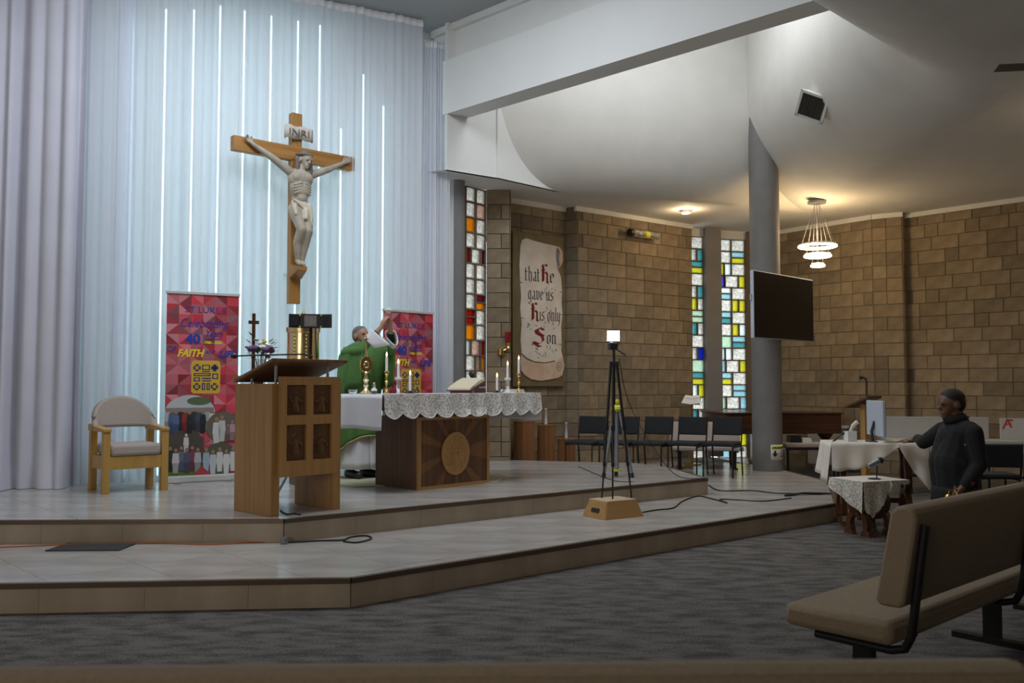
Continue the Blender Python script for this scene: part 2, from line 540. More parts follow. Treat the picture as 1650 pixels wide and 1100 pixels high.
class Figure:
    def __init__(s):
        s.p = []

    def cap(s, a, b, ra, rb, t):
        s.p.append(('c', Vector(a), Vector(b), ra, rb, t)); return s

    def chain(s, pts, rs, t):
        for i in range(len(pts) - 1):
            s.cap(pts[i], pts[i + 1], rs[i], rs[i + 1], t)
        return s

    def ell(s, c, r, t, R=None):
        s.p.append(('e', Vector(c), Vector(r), R or Matrix.Identity(3), None, t)); return s

    def hand(s, wrist, d, up, side, L, t, curl=0.25):
        """palm plus five fingers; d = pointing direction, up = back of hand, side = towards the thumb"""
        d, up, side = Vector(d).normalized(), Vector(up).normalized(), Vector(side).normalized()
        w = Vector(wrist); k = L / 0.18
        s.cap(w, w + d * 0.085 * k + side * 0.018 * k, 0.024 * k, 0.019 * k, t)
        s.cap(w, w + d * 0.085 * k - side * 0.020 * k, 0.024 * k, 0.019 * k, t)
        for off, ln in ((0.030, 0.070), (0.010, 0.080), (-0.012, 0.074), (-0.033, 0.058)):
            b = w + d * 0.085 * k + side * off * k
            m = b + (d - up * curl).normalized() * ln * 0.5 * k
            e = m + (d - up * curl * 3).normalized() * ln * 0.5 * k
            s.cap(b, m, 0.0095 * k, 0.0088 * k, t); s.cap(m, e, 0.0088 * k, 0.0075 * k, t)
        b = w + d * 0.03 * k + side * 0.025 * k
        m = b + (d * 0.7 + side * 0.7 - up * 0.2).normalized() * 0.042 * k
        e = m + (d - up * 0.4).normalized() * 0.034 * k
        s.cap(b, m, 0.013 * k, 0.0105 * k, t); s.cap(m, e, 0.0105 * k, 0.009 * k, t)
        return s

    def head(s, c, f, h, skin, hair, beard=None):
        """c = head centre, f = facing direction, h = head height"""
        f = Vector(f).normalized(); up = Vector((0, 0, 1)); up = (up - f * up.dot(f)).normalized(); l = up.cross(f).normalized()
        R = Matrix((f, l, up)).transposed()
        P = lambda x, y, z: Vector(c) + (f * x + l * y + up * z) * h
        s.ell(P(-0.04, 0, 0.12), (h * 0.42, h * 0.335, h * 0.37), skin, R)
        s.cap(P(0.10, 0, -0.12), P(0.20, 0, -0.34), h * 0.26, h * 0.14, skin)
        s.cap(P(0.34, 0, 0.02), P(0.385, 0, -0.09), h * 0.04, h * 0.07, skin)          # nose
        s.cap(P(0.33, -0.13, 0.10), P(0.33, 0.13, 0.10), h * 0.055, h * 0.055, skin)     # brow
        s.cap(P(0.30, -0.08, -0.24), P(0.30, 0.08, -0.24), h * 0.055, h * 0.055, 'lip')
        for y in (-1, 1):
            s.ell(P(0.335, y * 0.14, 0.02), (h * 0.035, h * 0.055, h * 0.028), 'eye', R)
            s.ell(P(-0.04, y * 0.345, -0.02), (h * 0.09, h * 0.04, h * 0.14), skin, R)
        s.ell(P(-0.085, 0, 0.205), (h * 0.42, h * 0.35, h * 0.33), hair, R)
        s.cap(P(-0.33, 0, 0.05), P(-0.26, 0, -0.15), h * 0.17, h * 0.14, hair)
        s.ell(P(-0.19, 0, 0.06), (h * 0.31, h * 0.355, h * 0.37), hair, R)
        if beard:
            s.cap(P(0.20, 0, -0.34), P(0.24, 0, -0.46), h * 0.14, h * 0.07, beard)
        return s

    def dist(s, p, q):
        if q[0] == 'c':
            ab = q[2] - q[1]; L = ab.length_squared
            t = max(0, min(1, (p - q[1]).dot(ab) / L)) if L > 1e-12 else 0
            return (p - q[1] - ab * t).length - (q[3] + (q[4] - q[3]) * t)
        v = q[3].transposed() @ (p - q[1])
        k = Vector((v.x / q[2].x, v.y / q[2].y, v.z / q[2].z)).length
        return (k - 1) * min(q[2])

    def build(s, name, mats, parent, voxel, smooth=4):
        mb = MB()
        for q in s.p:
            if q[0] == 'c':
                a, b, ra, rb = q[1:5]
                d = (b - a)
                if d.length < 1e-6:
                    mb.ell(a, (ra, ra, ra)); continue
                d.normalize()
                pts, rs = [], []
                for k in range(5):
                    t = pi / 2 * k / 4
                    pts.append(a - d * ra * cos(t)); rs.append(max(ra * sin(t), ra * 0.02))
                for k in range(5):
                    t = pi / 2 * k / 4
                    pts.append(b + d * rb * sin(t)); rs.append(max(rb * cos(t), rb * 0.02))
                mb.tube(pts, rs, 12)
            else:
                mb.ell(q[1], q[2], 20, 14, q[3])
        me = mb.mesh(name)
        o = bpy.data.objects.new(name, me); C.objects.link(o)
        md = o.modifiers.new('skin', 'REMESH'); md.mode = 'VOXEL'; md.voxel_size = voxel; md.use_smooth_shade = True
        m2 = o.modifiers.new('soft', 'SMOOTH'); m2.factor = 0.5; m2.iterations = smooth
        dg = bpy.context.evaluated_depsgraph_get(); dg.update()
        nm = bpy.data.meshes.new_from_object(o.evaluated_get(dg))
        o.modifiers.clear(); o.data = nm
        names = list(mats)
        nm.materials.clear()
        for t in names:
            nm.materials.append(M[mats[t]])
        for p in nm.polygons:
            p.use_smooth = True
            c = p.center
            best, bt = 1e9, names[0]
            for q in s.p:
                d = s.dist(c, q)
                if d < best:
                    best, bt = d, q[5]
            p.material_index = names.index(bt)
        o.parent = parent
        return o

# ================================================================== THE SETTING
CEIL = 4.0          # low aisle ceiling
TOP = 5.85          # main ceiling
HALF = 0.35         # upper platform
STEP = 0.175        # lower platform
WELL = 7.0          # roof of the light well

struct(MB().box(-7.5, 10, -4.5, 17, -0.2, 0).build('floor', 'carpet'), 'dark grey flecked carpet tiles')


def clip(subject, clipper):
    out = subject
    n = len(clipper)
    for i in range(n):
        a, b = clipper[i], clipper[(i + 1) % n]
        ins = lambda p: (b[0] - a[0]) * (p[1] - a[1]) - (b[1] - a[1]) * (p[0] - a[0]) >= -1e-9
        res = []
        for j in range(len(out)):
            p, q = out[j], out[(j + 1) % len(out)]
            if ins(p):
                res.append(p)
            if ins(p) != ins(q):
                d1 = (b[0] - a[0]) * (p[1] - a[1]) - (b[1] - a[1]) * (p[0] - a[0])
                d2 = (b[0] - a[0]) * (q[1] - a[1]) - (b[1] - a[1]) * (q[0] - a[0])
                t = d1 / (d1 - d2)
                res.append((p[0] + (q[0] - p[0]) * t, p[1] + (q[1] - p[1]) * t))
        out = res
        if not out:
            return []
    return out


def platform(name, poly, z0, z1, edges, keep, label):
    """slab + separate floor tiles, riser tiles and nosing strips; edges = index pairs that show a riser"""
    root = struct(MB().prism(poly, z0, z1 - 0.012).build(name, 'grout'), label)
    ang = radians(44)
    ca, sa = cos(ang), sin(ang)
    T = 0.6
    for i in range(-14, 30):
        for j in range(-14, 30):
            loc = [(i * T, j * T), ((i + 1) * T - 0.003, j * T), ((i + 1) * T - 0.003, (j + 1) * T - 0.003), (i * T, (j + 1) * T - 0.003)]
            cell = [(x * ca - y * sa, x * sa + y * ca) for x, y in loc]
            if not keep(sum(p[0] for p in cell) / 4, sum(p[1] for p in cell) / 4):
                continue
            pg = clip(poly, cell)
            if len(pg) < 3:
                continue
            ar = abs(sum(pg[k][0] * pg[(k + 1) % len(pg)][1] - pg[(k + 1) % len(pg)][0] * pg[k][1] for k in range(len(pg)))) / 2
            if ar < 0.004:
                continue
            cx = sum(p[0] for p in pg) / len(pg); cy = sum(p[1] for p in pg) / len(pg)
            MB().prism([(p[0] - cx, p[1] - cy) for p in pg], -0.012, 0).build('floor_tile', 'marble', root, loc=(cx, cy, z1))
    for a, b in edges:
        A, B = Vector(poly[a]), Vector(poly[b])
        L = (B - A).length
        d = (B - A) / L
        rz = atan2(d.y, d.x)
        n = max(1, round(L / 0.62))
        w = L / n
        t = MB().box(0.0008, w - 0.0008, -0.012, 0.006, 0, z1 - z0 - 0.03)
        me = None
        for k in range(n):
            p = A + d * w * k
            if me is None:
                o = t.build('riser_tile', 'riser', root, loc=(p.x, p.y, z0), rz=rz); me = o.data
            else:
                o = bpy.data.objects.new('riser_tile', me); C.objects.link(o); o.parent = root
                o.location = (p.x, p.y, z0); o.rotation_euler.z = rz
        MB().box(0, L, -0.02, 0.02, z1 - z0 - 0.03, z1 - z0 + 0.002).build('step_nosing', 'nosing', root, loc=(A.x, A.y, z0), rz=rz)
    return root


low = [(-6.5, 5.17), (-0.992, 5.597), (3.25, 9.10), (3.90, 11.17), (3.80, 12.55), (3.3, 15.2), (2.9, 14.75), (0.7, 13.3), (-0.35, 12.6), (-0.9, 11.85), (-6.5, 8.85)]
platform('platform_lower', low, 0.0, STEP, [(0, 1), (1, 2), (2, 3), (3, 4)], lambda x, y: x > -5.6 and y < 13.6, 'lower marble-tiled sanctuary step with brown tiled riser')
high = [(-6.5, 6.70), (-1.72, 6.84), (2.11, 9.82), (1.94, 11.09), (1.62, 11.70), (0.72, 11.98), (0.0, 12.18), (-0.35, 12.10), (-0.9, 11.75), (-6.5, 8.75)]
platform('platform_upper', high, STEP, HALF, [(0, 1), (1, 2), (2, 3)], lambda x, y: x > -5.6, 'upper marble-tiled sanctuary platform')

# ---- stone walls: each block its own piece on a mortar bed
BL, BH = 0.40, 0.20
BLOCK_MESH = {}


def block_mesh(w, d=0.010):
    k = round(w, 3)
    if k not in BLOCK_MESH:
        g = 0.0025
        b = 0.004
        mb = MB()
        x0, x1, z0, z1 = g, w - g, g, BH - g
        mb.add([(x0, 0, z0), (x1, 0, z0), (x1, 0, z1), (x0, 0, z1), (x0 + b, -d, z0 + b), (x1 - b, -d, z0 + b), (x1 - b, -d, z1 - b), (x0 + b, -d, z1 - b)],
               [(4, 5, 6, 7), (0, 1, 5, 4), (1, 2, 6, 5), (2, 3, 7, 6), (3, 0, 4, 7)])
        me = mb.mesh('block'); me.materials.append(M['block'])
        BLOCK_MESH[k] = me
    return BLOCK_MESH[k]


def block_wall(name, p0, p1, z0=0.0, z1=CEIL, thick=0.25, label=None, root=None, zmin=0.0):
    A, B = Vector(p0), Vector(p1)
    L = (B - A).length
    rz = atan2(B.y - A.y, B.x - A.x)
    o = MB().box(0, L, 0, thick, z0, z1).build(name, 'mortar', root, loc=(A.x, A.y, 0), rz=rz)
    if root is None:
        struct(o, label)
    nrow = int((z1 - z0) / BH + 0.01)
    for r in range(nrow):
        z = z1 - (r + 1) * BH
        if z + BH < zmin:
            continue
        x = -(BL / 2 if r % 2 else 0) + (RND.choice((0, 0, BL / 4)) if L > 1 else 0)
        while x < L - 0.02:
            w = BL if RND.random() < 0.8 else BL / 2
            a, b = max(0, x), min(L, x + w)
            if L - b < 0.06:
                b = L
            if b - a > 0.05:
                wq = round((b - a) / 0.02) * 0.02
                if a + wq > L:
                    wq = b - a
                q = bpy.data.objects.new('block', block_mesh(wq)); C.objects.link(q)
                q.parent = o
                q.location = (a, -RND.uniform(0, 0.004), z)
                x = a + wq
            else:
                x = b
    return o


block_wall('wall_pier', (-0.345, 12.10), (-0.03, 12.10), label='narrow block pier between coloured glass and scroll')
block_wall('wall_pier_return', (-0.03, 12.10), (-0.03, 12.70), label='return side of the narrow block pier')
block_wall('wall_scroll', (-0.03, 12.66), (0.79, 13.33), label='block wall behind the painted scroll')
block_wall('wall_corner', (0.79, 13.36), (0.97, 13.24), label='short block return beside the scroll')
block_wall('wall_chairs', (0.97, 13.24), (2.97, 14.80), label='long block wall behind the black chairs')
block_wall('wall_piano', (4.45, 15.50), (5.615, 13.93), label='block wall behind the piano')
block_wall('wall_pilaster', (5.615, 13.93), (5.98, 13.70), label='projecting block pilaster behind the kneeling person')
block_wall('wall_pilaster_return', (5.98, 13.70), (6.10, 13.86), label='return side of the block pilaster')
block_wall('wall_side', (6.10, 13.86), (8.6, 11.0), label='block wall above the white tables')
struct(MB().box(-0.17, 0.30, -0.05, 0.20, 0, CEIL).build('wall_window_jamb', 'mortar', loc=(4.20, 15.47, 0)), 'dark jamb beside the glass')

# room shell outside the picture
struct(MB().prism([(8.6, 11.0), (9.0, 11.2), (9.0, -4.4), (8.6, -4.4)], 0, TOP).build('wall_right', 'white_paint'))
struct(MB().box(-7.0, 9, -4.4, -4.0, 0, TOP).build('wall_rear', 'white_paint'))
struct(MB().box(-7.0, -6.6, -4.2, 9, 0, TOP).build('wall_left', 'white_paint'))
# white wall behind the curtains
wl = lambda x, o: (x, 11.45 + 0.536 * x + o)
struct(MB().prism([wl(-6.9, 0.45), wl(-0.72, 0.42), wl(-0.72, 0.7), wl(-6.9, 0.7)], 0, TOP).build('wall_sanctuary', 'white_paint'), 'white wall behind the sheer curtains')
# cornice strips along the stone walls
tn = 1
for a, b in (((-0.03, 12.63), (0.79, 13.30)), ((0.93, 13.20), (2.97, 14.77)), ((4.45, 15.45), (5.60, 13.89)), ((5.60, 13.89), (5.98, 13.66)), ((6.06, 13.84), (8.6, 10.95))):
    A, B = Vector(a), Vector(b)
    struct(MB().box(0, (B - A).length, -0.03, 0.02, -0.07, 0).build('trim_%d' % tn, 'ceil_paint', loc=(A.x, A.y, CEIL), rz=atan2(B.y - A.y, B.x - A.x)))
    tn += 1

# ---- flared ceiling around the light well
chain = [((-0.20, 11.38), (0.84, 0.82), 1.35), ((3.33, 12.55), (1.25, 1.15), 1.45)]
for k in range(9):
    a = radians(0 - 45 * k / 8.0)
    t = k / 8.0
    px = 3.30 - 0.18 * (1 - cos(radians(45 * t))) - 0.05 * t
    py = 8.75 - 0.62 * sin(radians(45 * t))
    chain.append(((px, py), (1.3 * cos(a), 1.3 * sin(a)), 1.45))
chain.append(((1.35, 6.55), (0.92, -0.92), 1.45))


def flare(seg, h_ext, n=16):
    rows = []
    fine = []
    for i in range(len(seg) - 1):
        m = 10 if i < 2 else 2
        for k in range(m):
            fine.append([(1 - k / m) * a + k / m * b for a, b in zip((*seg[i][0], *seg[i][1], seg[i][2]), (*seg[i + 1][0], *seg[i + 1][1], seg[i + 1][2]))])
    fine.append((*seg[-1][0], *seg[-1][1], seg[-1][2]))
    for (x, y, vx, vy, h) in fine:
        row = [(x, y, WELL + 0.05)]
        for k in range(n + 1):
            a = pi / 2 * k / n
            s = 1 - cos(a)
            row.append((x + vx * s, y + vy * s, CEIL + h * (1 - sin(a))))
        rows.append(row)
    return rows


mbf = MB()
r1 = flare(chain[:2], 0)
r2 = flare(chain[1:], 0)
mbf.grid(r1)
mbf.grid(r2)
fl = mbf.build('ceiling', 'ceil_paint', smooth='all')
fl.data.set_sharp_from_angle(angle=radians(60))
struct(fl, 'curved white plaster ceiling flaring up around the light well')
ends = [r[-1] for r in r1] + [r[-1] for r in r2[1:]]
outer = [(9.2, -4.4), (9.2, 16.5), (-1.05, 16.5), (-1.05, 11.05), (-0.80, 10.93), (-0.20, 11.36)]
poly = [(p[0], p[1]) for p in ends] + [(0.6, 3.9), (2.5, -4.4)] + outer
tri = geometry.tessellate_polygon([[Vector((x, y, 0)) for x, y in poly]])
mc = MB().add([(x, y, CEIL) for x, y in poly], [tuple(t) for t in tri])
struct(mc.build('ceiling_aisle', 'ceil_paint'), 'flat low plaster ceiling over the side aisle')
# fascia from low ceiling up beside the camera (out of view)
struct(MB().add([(2.27, 5.63, CEIL), (0.6, 3.9, CEIL), (0.6, 3.9, TOP), (2.27, 5.63, TOP)], [(0, 1, 2, 3)]).add([(0.6, 3.9, CEIL), (2.5, -4.4, CEIL), (2.5, -4.4, TOP), (0.6, 3.9, TOP)], [(0, 1, 2, 3)]).build('wall_fascia', 'white_paint'))
struct(MB().prism([(-7.2, -4.5), (2.5, -4.5), (0.6, 3.9), (2.35, 5.63), (3.2, 7.35), (-0.72, 11.1), (-0.72, 17), (-7.2, 17)], TOP, TOP + 0.2).build('ceiling_main', mat('shaded_ceiling_grey', (0.40, 0.41, 0.41), 0.8)), 'high flat ceiling above the sanctuary')  # even grey puts the shade on the white main ceiling into its colour
struct(MB().box(-1.2, 9.2, -4.5, 17, WELL, WELL + 0.1).build('ceiling_well', 'white_paint'), 'roof of the light well')
# outer lid above the aisle so no sky leaks in
struct(MB().box(-0.7, 9.2, 15.9, 16.5, CEIL, WELL).build('wall_outer', 'white_paint'))

# spandrel under the beam, cut by the flare
sp = [(0.0, CEIL)]
P1 = Vector((-0.20, 11.38)); V1 = Vector((0.84, 0.82)); Lv = V1.length
prof = []
for k in range(17):
    a = pi / 2 * k / 16
    prof.append((Lv * (1 - cos(a)), CEIL + 1.35 * (1 - sin(a))))
pg = [(0, CEIL)] + [(s, z) for s, z in prof[::-1]][0:] + [(0, WELL)]
ms = MB().ext(pg, -0.02, 0.03)
struct(ms.build('wall_spandrel', 'white_paint', loc=(P1.x, P1.y, 0), rz=atan2(V1.y, V1.x)), 'white spandrel with curved edge under the beam')
Q = Vector((-0.80, 10.95))
d = P1 - Q
struct(MB().box(0, d.length, 0, 0.05, CEIL, WELL).build('wall_spandrel_panel', 'white_paint', loc=(Q.x, Q.y, 0), rz=atan2(d.y, d.x)), 'white wall panel at the end of the beam')

# the big beam
A, B = Vector((-0.86, 11.0)), Vector((3.1, 7.22))
d = (B - A); L = d.length; rz = atan2(d.y, d.x)
struct(MB().box(0, L, 0, 0.30, 4.70, 5.37).build('beam', 'beam_under', loc=(A.x, A.y, 0), rz=rz), 'deep white beam crossing above the altar')
struct(MB().box(-0.3, L, 0.12, 0.30, 5.36, WELL).build('wall_above_beam', 'white_paint', loc=(A.x, A.y, 0), rz=rz), 'white strip of wall above the beam')
struct(MB().box(-0.3, L, 0.06, 0.13, TOP - 0.08, TOP).build('trim_20', 'white_paint', loc=(A.x, A.y, 0), rz=rz), 'white cornice above the beam')

# columns
struct(MB().lathe([(0.10, HALF), (0.10, CEIL)], 24, (-0.71, 11.56, 0)).build('column_slim', 'grey_column', smooth=True), 'slim dark grey round column beside the coloured glass')
struct(MB().lathe([(0.205, 0.0), (0.205, 5.3)], 40, (3.56, 12.60, 0)).build('column_round', 'grey_column', smooth=True), 'thick grey round column carrying the television')
struct(MB().box(-0.12, 0.14, -0.08, 0.3, STEP, CEIL).build('column_window', 'grey_column', loc=(3.36, 15.05, 0), rz=0.05), 'flat grey mullion column between the two glass strips')

# ---- glass block windows: every pane a piece
GL = {
    'C': glass_pane_mat('pane_clear', (0.92, 0.90, 0.84), 0.45),
    'w': glass_pane_mat('pane_white', (0.86, 0.92, 0.90), 0.12),
    'y': glass_pane_mat('pane_yellow', (0.78, 0.76, 0.16), 0.2),
    'o': glass_pane_mat('pane_amber', (0.80, 0.42, 0.02), 0.2),
    'r': glass_pane_mat('pane_red', (0.55, 0.05, 0.01), 0.4),
    'm': glass_pane_mat('pane_crimson', (0.32, 0.02, 0.07), 0.2),
    'p': glass_pane_mat('pane_pink', (0.78, 0.60, 0.52), 0.35),
    'b': glass_pane_mat('pane_blue', (0.05, 0.14, 0.66), 0.3),
    'l': glass_pane_mat('pane_pale_blue', (0.55, 0.76, 0.80), 0.2),
    't': glass_pane_mat('pane_teal', (0.26, 0.54, 0.56), 0.25),
    'g': glass_pane_mat('pane_pale_green', (0.66, 0.80, 0.66), 0.2),
}


def glass_window(name, p0, p1, rows, ztop, pitch, label):
    """rows: list of cell lists (x0, x1, v0, v1, code) in 0..1 of the row"""
    A, B = Vector(p0), Vector(p1)
    L = (B - A).length
    rz = atan2(B.y - A.y, B.x - A.x)
    root = bpy.data.objects.new(name, None); C.objects.link(root)
    root.location = (A.x, A.y, 0); root.rotation_euler.z = rz
    struct(root, label)
    g = 0.009
    fr = MB()
    for i, row in enumerate(rows):
        z1 = ztop - i * pitch
        for (x0, x1, v0, v1, code) in row:
            a, b = x0 * L + g, x1 * L - g
            c, e = z1 - v1 * pitch + g, z1 - v0 * pitch - g
            MB().box(0, b - a, 0.03, 0.055, 0, e - c).build('pane', GL[code], root, loc=(a, 0, c), bevel=0.004)
            for q in ((a - g, a, c - g, e + g), (b, b + g, c - g, e + g), (a, b, c - g, c), (a, b, e, e + g)):
                fr.box(q[0], q[1], 0.0, 0.09, q[2], q[3])
    fr.build('glazing_bars', 'mortar', root)
    return root


def row(spec):
    """'C C', 'C l/y' (stacked), 'y|w C' (side by side), '3:b C y' three cells"""
    out = []
    if spec.startswith('3:'):
        cs = spec[2:].split(); xs = [0, 0.27, 0.75, 1.0]
        return [(xs[k], xs[k + 1], 0, 1, c) for k, c in enumerate(cs)]
    cs = spec.split(); n = len(cs)
    for k, c in enumerate(cs):
        a, b = k / n, (k + 1) / n
        if '/' in c:
            p, q = c.split('/'); out += [(a, b, 0, .5, p), (a, b, .5, 1, q)]
        elif '|' in c:
            p, q = c.split('|'); out += [(a, (a + b) / 2, 0, 1, p), ((a + b) / 2, b, 0, 1, q)]
        else:
            out.append((a, b, 0, 1, c))
    return out


W1 = ['C C', 'C p', 'o C', 'C C', '3:r C m', 'C C', 'C C', 'C m/o', 'r/r C', 'o C', '3:w p r', 'C p|o', 'C C', 'C o', 'C C', 'r C', 'C C', 'C C']
glass_window('window_1', (-0.60, 11.72), (-0.345, 12.05), [row(s) for s in W1], CEIL - 0.02, 0.203, 'tall strip of clear, amber and red glass blocks beside the curtain')
W3 = ['C C', 'C l/y', 'y|w C', '3:b C y', 'w/l C', 'C y|y', 'l/t C', 'C y|w', 'g l/t', 'w|w C', '3:l C y', 'l/y C', 'C l/l', '3:g C l', 'w l', 'C C', 'C y', 'l C']
glass_window('window_3', (3.52, 15.32), (4.03, 15.45), [row(s) for s in W3], CEIL - 0.14, 0.208, 'wider strip of clear, blue and yellow glass blocks behind the piano')
W2 = ['C', 'C|t', 't/y', 'C', 'C|t', 'y|C', 'g/g', 't|C', 'C', 'C|b', 'g', 't/y', 'w|y', 'C', 't|C', 'C', 'l', 'C']
glass_window('window_2', (3.00, 15.02), (3.24, 15.12), [row(s) for s in W2], CEIL - 0.14, 0.208, 'narrow strip of clear and teal glass blocks beside the chair wall')
struct(MB().box(0, 1.1, 0.0, 0.2, CEIL - 0.14, CEIL).build('trim_21', 'white_paint', loc=(2.96, 15.02, 0), rz=0.36), 'white lintel above the glass strips')

# ================================================================== CURTAINS AND LIGHT STRIPS


def curtain(name, p0, p1, z0, z1, nf, amp, m, label, seed, flare_out=0.0, top_amp=0.35, rows=14, heading=False, tilt=0.0):
    r = random.Random(seed)
    A, B = Vector(p0), Vector(p1)
    L = (B - A).length
    n = nf * 8
    ph = [r.uniform(0, 6.28) for _ in range(6)]
    fr = [r.uniform(0.6, 1.5) * nf for _ in range(3)]
    P = []
    for i in range(rows + 1):
        v = i / rows
        z = z1 + (z0 - z1) * v
        a = amp * (top_amp + (1 - top_amp) * v ** 0.7)
        rw = []
        for k in range(n + 1):
            u = k / n
            s = sin(2 * pi * nf * u + ph[0] + 0.8 * sin(2 * pi * u * 2.3 + ph[1]) + 0.25 * v * sin(9 * u + ph[5]))
            s = 0.62 * s + 0.38 * sin(2 * pi * fr[0] * u + ph[2] + 0.5 * v) + 0.2 * sin(2 * pi * fr[1] * 0.5 * u + ph[3]) + 0.75 * sin(2 * pi * nf * 0.21 * u + ph[1] + 0.9 * sin(5 * u + ph[2]))
            y = -a * s - flare_out * max(0, (v - 0.9) / 0.1) ** 2 * (0.5 + 0.5 * sin(2 * pi * nf * 0.37 * u + ph[4]))
            x = u * L + tilt * v * (u - 0.5) * L + 0.25 * a * cos(2 * pi * nf * u + ph[4])
            rw.append((x, y, z))
        P.append(rw)
    t = thing(name, label, 'curtain', (A.x, A.y, 0), atan2(B.y - A.y, B.x - A.x))
    MB().grid(P).build('fabric', m, t, smooth='all')
    if heading:
        MB().grid([[(x, y - 0.008, z1 + 0.03) for x, y, z in P[0]], [(x, y - 0.01, z1 - 0.06) for x, y, z in P[0]]]).build('heading_tape', 'white_cloth', t, smooth='all', solid=0.008)
    MB().tube([(0, 0.03, z1 + 0.03), (L, 0.03, z1 + 0.03)], 0.012).build('curtain_rail', 'white_cloth', t)
    return t


curtain('curtain', wl(-6.3, -0.12), wl(-4.32, -0.12), 0.355, TOP - 0.04, 14, 0.085, 'drape', 'heavy lilac-grey drape hanging at the far end beside the armchair', 3, 0.10)
curtain('curtain', wl(-4.42, 0.04), wl(-3.98, 0.04), 0.36, TOP - 0.04, 4, 0.04, 'sheer2', 'narrow shaded sheer strip between the heavy drape and the lit sheer', 5, 0.04)
curtain('curtain', wl(-4.10, 0), wl(-1.09, -0.02), 0.36, 5.80, 36, 0.042, 'sheer', 'wide white sheer curtain with glowing strips behind the crucifix', 11, 0.06, heading=True)
curtain('curtain', wl(-1.08, 0.14), wl(-0.80, 0.12), 0.36, 5.62, 7, 0.030, 'sheer2', 'short white sheer panel at the beam end beside the slim column', 21, 0.03, heading=True, tilt=0.25)

for i, px in enumerate((204, 257, 303, 346, 386, 430, 474, 510, 546, 582, 615)):
    k = (px - 825) / 1450.0
    dd = 11.65 / (1 - 0.536 * k)
    top = (5.25, 5.45, 5.5, 5.6, 5.6, 5.6, 5.6, 5.6, 4.4, 5.1, 4.75)[i]
    t = thing('light_strip', ('cyan light strip behind the sheer, %s' % ('first', 'second', 'third', 'fourth', 'fifth', 'sixth', 'seventh', 'eighth', 'ninth', 'tenth', 'eleventh')[i]) + ' counting from the heavy drape', 'light strip', (k * dd, dd, HALF), 0.49, 'cyan light strips behind the curtain')
    MB().box(-0.008, 0.008, -0.008, 0.008, 0.05, top - HALF).build('tube', 'led', t)
    MB().box(-0.006, 0.006, 0.008, 0.02, 0.0, top - HALF + 0.02).build('backing', 'white_cloth', t)
